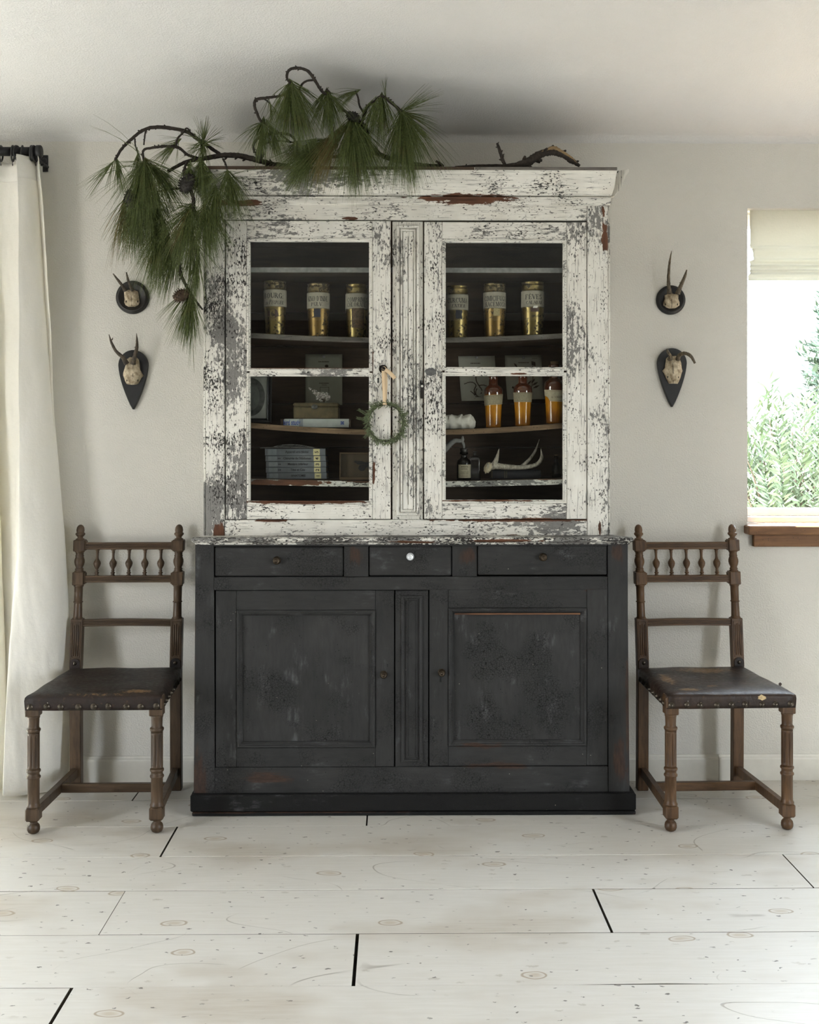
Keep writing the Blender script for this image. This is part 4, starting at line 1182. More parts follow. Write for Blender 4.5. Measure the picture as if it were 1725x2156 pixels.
for i in range(61):
    t = i / 60; x = X0s + (X1s - X0s) * t
    e_ = math.exp(-(t/.035)**2)
    row = []
    for j, (y, z) in enumerate(prof):
        w = .0022*mnoise.noise((x*6, j*.35, 2)) * (1 if j > 4 else .3)
        pull = e_ * (.020 if 6 < j < 12 else (.008 if j < 24 else 0))
        row.append((x + pull*(1-t), y + w + e_*.010*(j > 3), z + w*.7))
    rows.append(row)
shd = thing('roman_shade', (WIN_R[0]+.6, sy, WIN_R[3]), 'cream linen roman shade pulled up in folds inside the window', 'window shade')
MB().grid(rows, True).build('fabric', M_SHADE, shd, solid=0.0015)
MB().box(X0s, X1s, sy+.012, sy+.045, shz(440), WIN_R[3]-.001, .001).build('headrail', M_VINYL, shd)

# ================================================================ LETTERING
GLY = {  # strokes: (x0, y0, x1, y1, width) ; arcs: ('a', cx, cy, rx, ry, from, to) ; serifs: ('s', x, y)
 'A': [(.06,0,.36,1,.07),(.36,1,.68,0,.17),(.16,.34,.56,.34,.07),('s',.06,0),('s',.68,0)],
 'B': [(.14,0,.14,1,.17),('a',.30,.75,.26,.25,-90,90),('a',.30,.26,.32,.26,-90,90),(.1,.97,.34,.97,.06),(.1,.51,.34,.51,.06),(.1,.03,.34,.03,.06)],
 'C': [('a',.40,.5,.34,.5,40,320),(.66,.66,.66,.98,.07),(.66,.05,.66,.25,.05)],
 'D': [(.14,0,.14,1,.17),('a',.26,.5,.40,.5,-90,90),(.06,.97,.28,.97,.06),(.06,.03,.28,.03,.06)],
 'E': [(.16,0,.16,1,.17),(.06,.97,.58,.97,.07),(.16,.5,.44,.5,.06),(.06,.03,.60,.03,.07),(.58,.76,.58,1,.06),(.60,0,.60,.26,.06),(.44,.38,.44,.62,.05)],
 'F': [(.16,0,.16,1,.17),(.06,.97,.58,.97,.07),(.16,.5,.44,.5,.06),(.58,.74,.58,1,.06),(.44,.38,.44,.62,.05),('s',.16,0)],
 'G': [('a',.40,.5,.34,.5,40,330),(.66,.66,.66,.98,.07),(.66,0,.66,.44,.16),(.5,.42,.78,.42,.06)],
 'H': [(.14,0,.14,1,.17),(.62,0,.62,1,.17),(.14,.5,.62,.5,.06),('s',.14,0),('s',.14,1),('s',.62,0),('s',.62,1)],
 'I': [(.14,0,.14,1,.17),('s',.14,0),('s',.14,1)],
 'K': [(.14,0,.14,1,.17),(.2,.42,.60,1,.07),(.32,.58,.66,0,.17),('s',.14,0),('s',.14,1),('s',.62,1),('s',.66,0)],
 'L': [(.16,0,.16,1,.17),(.06,.03,.58,.03,.07),(.58,0,.58,.28,.06),('s',.16,1)],
 'M': [(.10,0,.10,1,.07),(.14,1,.44,.05,.17),(.44,.05,.74,1,.07),(.78,0,.78,1,.17),('s',.10,0),('s',.10,1),('s',.78,0),('s',.78,1)],
 'N': [(.10,0,.10,1,.07),(.12,1,.62,0,.17),(.66,0,.66,1,.07),('s',.10,0),('s',.10,1),('s',.66,1)],
 'O': [('a',.40,.5,.34,.5,0,360)],
 'P': [(.14,0,.14,1,.17),('a',.30,.73,.28,.27,-90,90),(.06,.97,.32,.97,.06),(.14,.46,.32,.46,.06),('s',.14,0)],
 'R': [(.14,0,.14,1,.17),('a',.30,.75,.26,.25,-90,90),(.06,.97,.32,.97,.06),(.14,.5,.32,.5,.06),(.36,.5,.64,0,.17),('s',.14,0),('s',.66,0)],
 'S': [('a',.32,.75,.24,.24,30,250),('a',.30,.26,.26,.26,-150,80),(.54,.74,.54,.96,.06),(.06,.04,.06,.28,.06)],
 'T': [(.34,0,.34,1,.17),(.04,.97,.64,.97,.07),(.04,.76,.04,1,.06),(.64,.76,.64,1,.06),('s',.34,0)],
 'U': [(.14,.3,.14,1,.17),(.64,.3,.64,1,.07),('a',.39,.3,.25,.3,180,360),('s',.14,1),('s',.64,1)],
 'V': [(.06,1,.36,0,.17),(.36,0,.66,1,.07),('s',.06,1),('s',.66,1)],
 '.': [(.04,.07,.18,.07,.14)], "'": [(.08,.72,.10,1,.10)], ':': [(.04,.07,.18,.07,.14),(.04,.5,.18,.5,.14)],
 '6': [('a',.30,.30,.26,.30,0,360),('a',.42,.42,.38,.58,100,200)], '1': [(.22,0,.22,1,.16),('s',.22,0),(.06,.82,.22,.96,.07)]}
ADV = {'I': .34, '.': .28, "'": .26, ':': .28, ' ': .42, 'M': .98, 'O': .88, 'C': .84, 'G': .88, '1': .5}
def serif_text(txt, h, slant=0.0):
    """flat serif capitals: list of polygons [(x, z)...], overall width"""
    polys, x = [], 0.0
    def bar(x0, y0, x1, y1, w):
        dx, dy = x1-x0, y1-y0; L = sqrt(dx*dx+dy*dy) or 1; nx, ny = -dy/L*w/2, dx/L*w/2
        polys.append([(x+x0+nx, y0+ny), (x+x1+nx, y1+ny), (x+x1-nx, y1-ny), (x+x0-nx, y0-ny)])
    for chx in txt:
        small = 0.78 if chx.islower() else 1.0
        g = chx.upper()
        acc = None
        if g in 'ÉÈ': acc = g; g = 'E'
        n0 = len(polys); xs = x; x = 0
        for q in GLY.get(g, []):
            if q[0] == 's': bar(q[1]-.15, .03 if q[2] == 0 else .97, q[1]+.15, .03 if q[2] == 0 else .97, .06)
            elif q[0] == 'a':
                _, cx, cy, rx, ry, a0, a1 = q
                m = max(4, int(abs(a1-a0)/24))
                for i in range(m):
                    A, B = radians(a0+(a1-a0)*i/m), radians(a0+(a1-a0)*(i+1)/m)
                    wa = .06 + .11*abs(cos((A+B)/2))
                    pa = [(cx+(rx+(-wa if j else 0))*cos(t), cy+(ry+(-min(wa, .08) if j else 0))*sin(t)) for t, j in ((A,0),(B,0),(B,1),(A,1))]
                    polys.append(pa)
            else: bar(*q)
        if acc: bar(.26 if acc == 'É' else .40, 1.1, .42 if acc == 'É' else .24, 1.28, .09)
        x = xs
        for k in range(n0, len(polys)): polys[k] = [((a*small + xs), b*small) for a, b in polys[k]]
        x += ADV.get(g, .76) * small
    return [[((a + b*slant)*h, b*h) for a, b in p] for p in polys], x*h
def put_text(mb, lines, place, width=None):
    """lines: (text, height, centre u, base v, slant, squeeze); place maps (u, v) to a point"""
    for txt, h, u, v, sl, sq in lines:
        pl, w = serif_text(txt, h, sl)
        for p in pl:
            pts = [place(u + (a - w/2)*sq, v + b) for a, b in p]
            mb.add(pts, [tuple(range(len(pts)))])
def sans_text(txt, h):
    cu = bpy.data.curves.new('lettering', 'FONT'); cu.body = txt; cu.size = h*1.38; cu.align_x = 'CENTER'; cu.resolution_u = 3; cu.offset = h*.03
    o = bpy.data.objects.new('lettering', cu); me = bpy.data.meshes.new_from_object(o)
    vs = [tuple(v.co) for v in me.vertices]; fs = [tuple(p.vertices) for p in me.polygons]
    bpy.data.objects.remove(o); bpy.data.meshes.remove(me); bpy.data.curves.remove(cu)
    return vs, fs
def dashes(mb, x0, x1, z, h, y, rnd):
    """a line of print too small to read"""
    x = x0
    while x < x1 - h:
        w = rnd.uniform(.6, 1.3)*h*.75; mb.add([(x, y, z), (x+w, y, z), (x+w, y, z+h*rnd.uniform(.75, 1)), (x, y, z+h*.9)], [(0,1,2,3)]); x += w + h*.35

# ================================================================ THINGS ON THE HUTCH SHELVES
def brass(name, c0, c1, rough, wear, off):
    m = NT(name)
    cv = m.vmath('ADD', m.co, off)
    n = m.noise(cv, 60, 6, 0.7); b = m.noise(m.scale(cv, (1,1,.4)), 25, 3)
    c = m.mix(m.ramp(b, 0.3, 0.7), c0, c1)
    sp = m.step(m.math('ADD', n, m.math('MULTIPLY', m.math('SUBTRACT', b, .5), .5)), wear, wear+.05)
    c = m.mix(sp, c, (0.06, 0.045, 0.025))
    m.bump(n, 0.001, 0.4)
    return m.done(c, m.math('ADD', m.math('MULTIPLY', sp, .3), rough), metal=m.math('SUBTRACT', 1.0, m.math('MULTIPLY', sp, .6)))
M_BR1 = brass('bright_old_brass', (0.25, 0.185, 0.07), (0.38, 0.295, 0.13), 0.30, 0.56, (0,0,0))
M_BR2 = brass('spotted_old_brass', (0.21, 0.135, 0.048), (0.34, 0.23, 0.095), 0.36, 0.53, (2,3,1))
M_BRL = brass('flaked_brass_lid', (0.18, 0.13, 0.06), (0.40, 0.33, 0.19), 0.42, 0.50, (5,1,1))
M_PAPER = plain('aged_label_paper', (0.36, 0.33, 0.265), 0.8, 0.12, 60)  # aged cream, with the dimness behind the cabinet glass mixed into the colour
M_INK = plain('faded_black_ink', (0.030, 0.026, 0.028), 0.8)
M_SEAL = plain('dark_wax_seal', (0.075, 0.040, 0.030), 0.6, 0.4, 200)
M_NAVY = plain('torn_navy_paper', (0.020, 0.022, 0.035), 0.75, 0.3, 200)
M_STICK = plain('scrap_of_paper', (0.40, 0.33, 0.17), 0.8, 0.25, 250)
M_RUST = plain('rubbed_brown_lacquer', (0.10, 0.062, 0.032), 0.6, 0.6, 140)

JY = 4.115
jars = [  # centre px, half width px, top, label top, label bottom, base, lines, sticker, brass, label text
    (579.5, 24.5, 593, 612, 648, 700.5, [('BOURG:', .0185, -.0025, .0285, 0, 1.0), ('DE', .0100, -.0270, .0065, .2, .9), ('Peuplier', .0165, .0090, .0075, .25, .72)], ('seal', -2, 652, 10.5), M_BR1,
     'brass jar labelled BOURG: DE PEUPLIER on the upper shelf, with round wax seal'),
    (670.5, 24.5, 598.5, 618, 652, 703.5, [("KINO D'INDE", .0175, 0, .0265, 0, .70), ('PULV.', .0135, -.002, .0085, 0, 1)], ('navy', -1, 654, 7), M_BR2,
     "brass jar labelled KINO D'INDE PULV. on the upper shelf, with navy paper scrap"),
    (751.5, 24.5, 600, 620, 653, 704, [('COMPRIMÉS', .0165, .006, .026, 0, .74), ('CHLORATE', .0150, 0, .0085, 0, .82)], ('rust', 4, 650, 14), M_BR1,
     'brass jar labelled COMPRIMÉS CHLORATE on the upper shelf, its side rubbed brown'),
    (962.5, 24.5, 603, 622, 655, 706.5, [('CURCUMA', .0175, 0, .026, 0, .84), ('ENTIER', .0125, .004, .0085, .22, 1)], ('navy', 3, 656, 7), M_BR1,
     'brass jar labelled CURCUMA ENTIER on the upper shelf, beside the centre post'),
    (1041.5, 24.5, 598.5, 617, 651.5, 705, [('CIMICIFUGA', .0180, .001, .026, 0, .76), ('RACÉMOSA', .0165, .003, .0060, 0, .80)], ('scrap', 3, 652, 7), M_BR2,
     'brass jar labelled CIMICIFUGA RACÉMOSA on the upper shelf, with yellowed paper scrap'),
    (1122, 25, 595, 614.5, 649, 702.5, [('FÈVES', .0175, 0, .0275, 0, 1.0), ('CALABAR', .0120, .002, .0100, 0, 1)], ('torn', 2, 646, 9), M_BR1,
     'brass jar labelled FÈVES CALABAR on the upper shelf, with a torn sticker')]
for cx, hw, top, l0, l1, base, lines, stk, mat, lab in jars:
    x = PX(cx, JY); zb_ = shelf_z(1, cx) + .0004
    k = JY / F; R = hw * k
    zf = lambda py: PZ(py, JY, cx)
    zlt, zlb, zt = zf(l0), zf(l1), zf(top)
    t = thing('brass_jar', (x, JY, zb_), lab, 'jar', 'labelled brass jars on the upper shelf')
    T = Matrix.Translation((x, JY, 0))
    MB().lathe([(.0005, zb_), (R*.80, zb_), (R*.83, zb_+.002), (R*.84, zb_+.006), (R*.955, zlb-.004), (R*.965, zlb), (R*.965, zlt), (R*.93, zlt+.0015), (R*.92, zlt+.008)], 48, T).build('body', mat, t)
    MB().lathe([(R*.905, zlt+.004), (R*.945, zlt+.0045), (R*.945, zlt+.017), (R*.965, zlt+.018), (R*.965, zlt+.0205), (R*.93, zlt+.022), (R*.90, zt-.004), (R*.93, zt-.003), (R*.93, zt-.0005), (R*.87, zt), (R*.85, zt-.002), (.0005, zt-.002)], 48, T).build('lid', M_BRL if mat is M_BR2 or cx < 600 else mat, t)
    Rl = R*.972 + .0003
    rows = []
    for z in (zlb, (zlb+zlt)/2, zlt):
        rows.append([(x + Rl*sin(a), JY - Rl*cos(a), z) for a in [-1.75 + 3.5*i/40 for i in range(41)]])
    lb = MB().grid(rows).build('paper_label', M_PAPER, t)
    rows = []
    mb = MB()
    for z in (zlb+.0006, zlt-.0014):
        mb.grid([[(x + (Rl+.0002)*sin(a), JY - (Rl+.0002)*cos(a), z + d) for a in [-1.75 + 3.5*i/40 for i in range(41)]] for d in (0, .0008)])
    def wrap(u, v, off=.0003): a = u / Rl; return (x + (Rl+off)*sin(a), JY - (Rl+off)*cos(a), zlb + v)
    hh = (zlt - zlb)
    put_text(mb, [(a, b, c, d*hh/.0585, s_, q) for a, b, c, d, s_, q in lines], wrap)
    mb.build('lettering', M_INK, lb)
    kd, dx, py, sz = stk
    def bodywrap(u, z):
        f = (z - zb_) / (zlb - zb_); rr = R*(.84 + .12*min(1, max(0, f))) + .0005
        a = u / rr; return (x + rr*sin(a), JY - rr*cos(a), z)
    mb = MB(); zc = zf(py + 8)
    if kd == 'seal':
        pts = [bodywrap(dx*k + 11*k*cos(2*pi*i/18)*(1+.05*sin(4*i)), zc - .004 + .017*sin(2*pi*i/18)) for i in range(18)]
        mb.add(pts, [tuple(range(18))]); so = mb.build('seal', M_SEAL, t)
        mb = MB(); put_text(mb, [('6', .0165, dx*k, zc-.012, 0, 1)], lambda u, v: tuple(Vector(bodywrap(u, v)) + Vector((0, -.0006, 0)))); mb.build('seal_lettering', plain('seal_dark_print', (.015,.010,.010), .7), so)
    else:
        mt = {'navy': M_NAVY, 'rust': M_RUST, 'scrap': M_STICK, 'torn': M_SEAL}[kd]
        w, h_ = sz*k, {'navy': .030, 'rust': .070, 'scrap': .026, 'torn': .016}[kd]
        rows = []
        z1_ = zlb + (.003 if kd == 'rust' else -.001)
        for j in range(6):
            z = z1_ - h_*j/5
            e1, e2 = .0012*mnoise.noise((cx, j*1.3, 0)), .0014*mnoise.noise((cx, j*1.7, 4))
            rows.append([tuple(Vector(bodywrap(dx*k - w + e1 + (2*w+e2)*i/8, z + (.0012*mnoise.noise((cx, i*1.1, 9)) if j in (0, 5) else 0))) + Vector((0, -.0008 if kd == 'rust' else 0, 0))) for i in range(9)])
        mb.grid(rows).build('sticker', mt, t)
        if kd == 'torn':
            mb = MB(); mb.grid([[tuple(Vector(bodywrap(dx*k - .008 + .016*i/5 + .003*(j == 0), zlb + .004 - .008*j)) + Vector((0, -.002 - .002*(1-j), 0))) for i in range(6)] for j in range(2)])
            mb.build('torn_corner', plain('torn_white_paper', (.62, .60, .55), .8), t)

# ---- shelf three: amber bottles
def amber(name, off):  # opaque; the glow through the glass is graded into the colour
    m = NT(name)
    sxyz = m.n.new('ShaderNodeSeparateXYZ'); m.link(m.co, sxyz.inputs[0])
    st = m.noise(m.scale(m.vmath('ADD', m.co, off), (1, 1, .12)), 70, 4, .6)
    c = m.mix(m.ramp(st, .3, .7), (0.36, 0.125, 0.004), (0.62, 0.27, 0.010))
    tone = m.ramp(m.math('ADD', sxyz.outputs[2], m.math('MULTIPLY', m.math('SUBTRACT', st, .5), .05)), .02, .055)
    c = m.mix(tone, m.mix(.65, c, (0.16, 0.045, 0.004)), c)
    nk = m.ramp(sxyz.outputs[2], .112, .122)
    c = m.mix(nk, c, (0.085, 0.022, 0.008))
    return m.done(c, .07, .7, Coat_Weight=1.0, Coat_Roughness=.02)
M_FABL = plain('woven_bottle_label', (0.30, 0.26, 0.17), 0.9, 0.35, 420)
M_OLDL = plain('old_bottle_label', (0.50, 0.44, 0.31), 0.85, 0.15, 90)
M_CORK = wood('cork_stopper', (0.10, .06, .03), (.22, .14, .08), 'z', 60, .9)
BY_ = 4.125
for cx, hw, sh, nk, l0, l1, am, lab, kind in (
    (1039, 20, 816, 783, 832, 853, (0,0,0), 'amber bottle with tilted woven label, on the shelf beside the white coral', 0),
    (1101, 20, 813, 780, 827, 847, (1,2,3), 'amber bottle with straight woven label, between two other amber bottles', 0),
    (1168, 22, 803, 782, 822, 846, (4,2,1), 'broader amber bottle with torn cream label beside the hutch door frame', 1)):
    k = BY_ / F; x = PX(cx, BY_); zb_ = shelf_z(2, cx) + .0004; R = hw*k
    zs_ = PZ(sh, BY_, cx); H_ = zs_ - zb_
    t = thing('amber_bottle', (x, BY_, zb_), lab, 'bottle', 'amber bottles on the middle shelf')
    T = Matrix.Translation((x, BY_, zb_))
    nkw = .48
    prof = [(.0005, .002), (R*.70, .0), (R*.80, .002), (R*.82, .006), (R*.83, .03), (R*.87, H_*.42), (R*.96, H_*.70), (R, H_*.86), (R*.985, H_*.93), (R*.90, H_*.985), (R*.72, H_*1.03), (R*.52, H_*1.06), (R*nkw, H_*1.085), (R*nkw*.97, H_*1.20), (R*nkw, H_*1.32), (R*nkw*1.2, H_*1.33), (R*nkw*1.25, H_*1.38), (R*nkw*1.0, H_*1.40), (.0005, H_*1.39)]
    MB().lathe(prof, 44, T).build('glass_body', amber('amber_glow', am), t)
    MB().lathe([(R*.36, H_*1.37), (R*.40, H_*1.47), (.0005, H_*1.475)], 20, T).build('stopper', M_CORK, t)
    zt_, zbt = PZ(l0, BY_, cx), PZ(l1, BY_, cx)
    rows = []
    tilt = (.10, 0, -.05)[(cx > 1060) + (cx > 1130)]
    for j in range(5):
        v = j / 4; row = []
        for i in range(33):
            a = -1.5 + 3*i/32
            z = zbt + (zt_ - zbt)*v + tilt*R*a*.6
            if kind and a < -.3 and v < .5: a = max(a, -1.0 + (.5-v)*.8)
            f = (z - zb_)/H_
            rr = R*(.87 + (.96-.87)*(f-.42)/.28 if f < .70 else .96 + .04*(f-.70)/.16) if f < .86 else R
            rr += .0007
            row.append((x + rr*sin(a), BY_ - rr*cos(a), z))
        rows.append(row)
    lb = MB().grid(rows).build('paper_label', M_OLDL if kind else M_FABL, t)
    mb = MB()
    for v in (.10, .84):
        mb.grid([[tuple(Vector(p).lerp(Vector(q), 0) + Vector((0, -.0004, dz))) for p, q in zip(rows[0 if v < .5 else 4][4:-4], rows[4][4:-4])] for dz in ((.0035, .0042) if v < .5 else (-.0042, -.0035))])
    rnd = random.Random(int(cx))
    if kind:
        mb2 = MB(); put_text(mb, [('AL SERRETT', .0072, .004, zbt + .012, 0, .8)], lambda u, v: (x + (R+.0012)*sin(u/R), BY_ - (R+.0012)*cos(u/R), v))
    mb.build('lettering', plain('brown_print', (.09,.065,.04), .8), lb)

# ---- white coral
M_CORAL = plain('white_coral', (0.74, 0.71, 0.64), 0.7, 0.06, 60)
t_y = 4.10
x0c, x1c = PX(938, t_y), PX(1001, t_y); zc0 = shelf_z(2, 970)
rings = []
for i in range(46):
    u = i / 45; x = x0c - .02 + (x1c - x0c + .02)*u; rg = []
    lobe = abs(sin(u*4.3*pi + .4))
    for j in range(30):
        a = 2*pi*j/30
        up = max(0, sin(a))
        rr = (.024 + .0045*lobe*up + .004*mnoise.noise((u*9, cos(a)*2, sin(a)*2))) * min(1, (1-u)*7 + .35) * min(1, u*8 + .4)
        ruffle = 1 + (.13*(abs(sin(u*15 + a*1.3))**.6 - .5)*2*(.4+.6*up) + .05*sin(u*60+a*5) if up > .1 else .06*sin(a*7+u*30))
        rg.append((x + .006*sin(a*2 + u*20)*up, t_y + rr*1.1*cos(a), max(zc0 + .0006, zc0 + .022 + rr*ruffle*sin(a) - (.004 if sin(a) < -.5 else 0))))
    rings.append(rg)
co = MB().loft(rings).build('coral', M_CORAL, org=((x0c+x1c)/2, t_y, zc0))
tag(co, 'lump of ruffled white coral on the shelf left of the amber bottles', 'coral')

# ---- cards on the back boards
M_CARD = plain('cream_card', (0.44, 0.425, 0.355), 0.8, 0.04, 40)
M_CARD2 = plain('sage_card', (0.40, 0.40, 0.325), 0.8, 0.05, 30)
M_BRINK = plain('brown_drawing_ink', (0.060, 0.036, 0.024), 0.85, 0.3, 200)
M_PIN = plain('steel_pin', (0.45, 0.44, 0.46), 0.3, 0.1, metal=0.9)
KY = HB - .0155
def card(px0, px1, py0, py1, curl, lab, mat, pin, sh=0):
    c = P((px0+px1)/2, py0, KY)
    t = thing('botanical_card', (c.x, KY, c.z), lab, 'card', 'printed cards on the hutch back')
    rows = []
    for j in range(13):
        v = j / 12; py = py0 + (py1-py0)*v
        off = curl * max(0, v - .35)**2 * .10
        rows.append([(PX(px0 + sh*v + (px1-px0)*i/8, KY), KY - .0012 - off - .001*sin(3.14*i/8)*v, PZ(py - (1.0*(i/8) if sh else 0), KY)) for i in range(9)])
    o = MB().grid(rows).build('sheet', mat, t, solid=.0006)
    if pin: MB().lathe([(.0056, 0), (.0058, .0006), (.0035, .0022), (.0005, .0026)], 16, Matrix.Translation(P(*pin, KY-.0022)) @ FACE).build('pin', M_PIN, t)
    def place(px, py):
        v = (py - py0)/(py1-py0); off = curl*max(0, v-.35)**2*.10
        i = (px - px0 - sh*v)/(px1-px0)
        return Vector((PX(px, KY), KY - .0022 - off - .001*sin(3.14*max(0, min(1, i)))*v, PZ(py, KY)))
    return t, o, place
rnd = random.Random(8)
def print_lines(mb, place, lst):
    for px0, px1, py, h in lst:
        x = px0
        while x < px1 - h:
            w = rnd.uniform(.55, 1.1)*h
            mb.add([place(x, py), place(x+w, py), place(x+w, py-h), place(x, py-h*.9)], [(0,1,2,3)]); x += w + h*.4
t, o, pl = card(965, 1042, 750, 845, 1.0, 'cream card with a branching brown seaweed print, pinned behind the first amber bottle', M_CARD, (1003.5, 752.5), 6)
mb = MB(); print_lines(mb, pl, [(991, 1014, 766, 2.2), (1000, 1018, 837, 2), (998, 1022, 840.5, 1.4)])
def ink_curve(mb, pl, pts, w0, w1, spur=0):
    c = spline([Vector((a, b, 0)) for a, b in pts], 8)
    for i in range(len(c)-1):
        p, q = c[i], c[i+1]; d = (q-p); n_ = Vector((-d.y, d.x, 0)).normalized()
        wa = w0 + (w1-w0)*i/len(c)
        mb.add([pl(*(p+n_*wa).xy), pl(*(q+n_*wa).xy), pl(*(q-n_*wa).xy), pl(*(p-n_*wa).xy)], [(0,1,2,3)])
        if spur and i % 2 == 0:
            s_ = 1 if i % 4 else -1; e_ = p + n_*s_*(wa + 2.2) + d*.8
            mb.add([pl(*p.xy), pl(*(p + d*.6).xy), pl(*e_.xy)], [(0,1,2)])
ink_curve(mb, pl, [(1002, 793), (1003, 802), (1008, 812), (1014, 822), (1010, 832), (1003, 834), (1001, 826), (1004, 818)], 1.1, .9, 1)
ink_curve(mb, pl, [(1000, 833), (998, 822), (1002, 812), (997, 806), (988, 805), (977, 809)], 1.3, .7, 1)
ink_curve(mb, pl, [(1008, 812), (1018, 811), (1028, 814), (1036, 810)], 1.1, .7, 1); ink_curve(mb, pl, [(1012, 831), (1020, 832), (1030, 829), (1037, 827)], 1.1, .7, 1)
ink_curve(mb, pl, [(1000, 833), (994, 827), (990, 824)], 1.0, .7, 1)
mb.build('printed_drawing', M_BRINK, o)
t, o, pl = card(1063, 1140, 748, 842, .8, 'cream card with a brown leaf print, pinned behind the second amber bottle', M_CARD, (1102.5, 752.5), 4)
mb = MB(); print_lines(mb, pl, [(1092, 1115, 764.5, 2.2), (1120, 1132, 755, 1)])
for a, b, c_, d_, w in ((1082, 764, 1090, 774, 2), (1118, 807, 1127, 797, 2.2), (1120, 812, 1133, 804, 2.2), (1121, 818, 1136, 811, 2.2), (1108, 812, 1120, 800, 2), (1119, 760, 1128, 771, 5)):
    L = Vector((c_-a, d_-b, 0)); n_ = Vector((-L.y, L.x, 0)).normalized()*w; p = Vector((a, b, 0)); m_ = p + L*.5
    mb.add([pl(*p.xy), pl(*(m_+n_).xy), pl(*(p+L).xy), pl(*(m_-n_).xy)], [(0,1,2,3)])
ink_curve(mb, pl, [(1122, 770), (1122, 800), (1116, 825)], .7, .5); ink_curve(mb, pl, [(1078, 815), (1082, 818), (1086, 824)], 2.2, 1.2, 1)
mb.build('printed_drawing', M_BRINK, o)
t, o, pl = card(643.5, 721, 746, 853, 0, 'plain greenish card with a small framed print, behind the velvet box', M_CARD2, (682, 751), 0)
mb = MB(); print_lines(mb, pl, [(671, 694, 763, 2.2), (672, 694, 808, 2), (678, 690, 811.5, 1.6)])
for a, b, c_, d_ in ((674, 815, 693, 815.7), (674, 842, 693, 842.7), (674, 815, 674.7, 842), (692.3, 815, 693, 842)): mb.add([pl(a, b), pl(c_, b), pl(c_, d_), pl(a, d_)], [(0,1,2,3)])
for i in range(9): mb.add([pl(688 + 4*cos(i*.7), 771 + 3*sin(i*.7)), pl(688 + 4*cos(i*.7+.7), 771 + 3*sin(i*.7+.7)), pl(688, 771)], [(0,1,2)])
mb.build('printed_drawing', M_BRINK, o)

# ---- framed oval portrait, leaning at the left end of the middle shelf
M_BLK = plain('black_frame', (0.010, 0.010, 0.011), 0.35, 0.2, 90)
M_MAT = plain('pale_mat_board', (0.46, 0.455, 0.43), 0.8, 0.04, 30)
m = NT('faded_grey_photograph')
nz = m.noise(m.co, 38, 4, .5)
M_PHO = m.done(m.mix(m.ramp(nz, .35, .65), (0.055, 0.055, 0.055), (0.17, 0.17, 0.165)), .3, .5)
FY_ = 4.15
zfb = shelf_z(2, 526) + .0006
fx0, fx1 = PX(484, FY_), PX(571, FY_); fz1 = PZ(783, FY_, 526)
t = thing('framed_portrait', ((fx0+fx1)/2, FY_, zfb), 'black-framed grey oval photograph standing at the left end of the middle shelf', 'picture frame')
fw = .017
LEAN = lambda p: Vector((p.x, p.y + (p.z - zfb)*.10, p.z))
mb = MB()
mb.rects(fx0, fx1, zfb, fz1, [(0, FY_+.012), (0, FY_), (.003, FY_-.003), (fw*.5, FY_-.002), (fw*.6, FY_+.001), (fw*.85, FY_-.001), (fw, FY_+.003), (fw, FY_+.008)]); mb.box(fx0+.002, fx1-.002, FY_+.007, FY_+.012, zfb+.002, fz1-.002, 0)
mb.xf(LEAN).build('frame', M_BLK, t)
MB().box(fx0+fw, fx1-fw, FY_+.004, FY_+.0065, zfb+fw, fz1-fw, 0).xf(LEAN).build('mat_board', M_MAT, t)
cxm, czm = (fx0+fx1)/2, (zfb+fz1)/2 + .002
ov = [(cxm + (fx1-fx0-2*fw)*.44*cos(2*pi*i/40), czm + (fz1-zfb-2*fw)*.46*sin(2*pi*i/40)) for i in range(40)]
MB().prism(ov, FY_+.0034, FY_+.0045).xf(LEAN).build('photograph', M_PHO, t)
ov2 = [(cxm + (a-cxm)*.62 , czm + (b-czm)*.70) for a, b in ov]
MB().prism(ov2, FY_+.0031, FY_+.0036).xf(LEAN).build('sitter', plain('faded_grey_figure', (0.20, 0.20, 0.19), .4, .35, 30), t)
MB().box(fx0+fw-.002, fx1-fw+.002, FY_+.0015, FY_+.0025, zfb+fw-.002, fz1-fw+.002, 0).xf(LEAN).build('glass_pane', M_CABG, t)

# ---- bird book, velvet box, dried flowers
def book(name, px0, px1, py0, py1, Y, depth, cover, lab, cat_group, zbase, block=True, round_=0.003):
    x0, x1 = PX(px0, Y), PX(px1, Y); h = SZ(py1-py0, Y)
    t = thing(name, ((x0+x1)/2, Y, zbase), lab, 'book', cat_group)
    rows = []
    z0 = zbase + .0003; z1 = z0 + h
    pr = [(Y + .006, z0)] + [(Y + round_*(1 - cos(a)) , (z0+z1)/2 - (h/2)*cos(pi*i/8)) for i, a in enumerate([abs(pi/2 - pi*i/8) for i in range(9)])] + [(Y + .006, z1)]
    mb = MB()
    out = pr + [(Y+depth, z1), (Y+depth, z1-.002), (Y+.008, z1-.002), (Y+.008, z0+.002), (Y+depth, z0+.002), (Y+depth, z0)]
    mb.sweepx(out, x0, x1)
    mb.build('cover', cover, t)
    MB().box(x0+.003, x1-.003, Y+.009, Y+depth-.004, z0+.0022, z1-.0022, 0).build('page_block', M_PAGES, t)
    return t, x0, x1, z0, z1
M_PAGES = plain('yellowed_pages', (0.42, 0.36, 0.25), 0.9, 0.15, 300, stretch=(.1, .1, 4))
M_BCOV = plain('faded_brown_cloth', (0.075, 0.045, 0.030), 0.8, 0.3, 90)
M_JACK = plain('worn_pale_dust_jacket', (0.50, 0.53, 0.50), 0.6, 0.12, 30)
M_JGREY = plain('jacket_grey_band', (0.26, 0.28, 0.29), 0.6, 0.12, 60)
M_BLUE = plain('blue_jacket_print', (0.10, 0.15, 0.42), 0.6, 0.15, 90)
BYK = 4.105
zbk = shelf_z(2, 665) + .0008
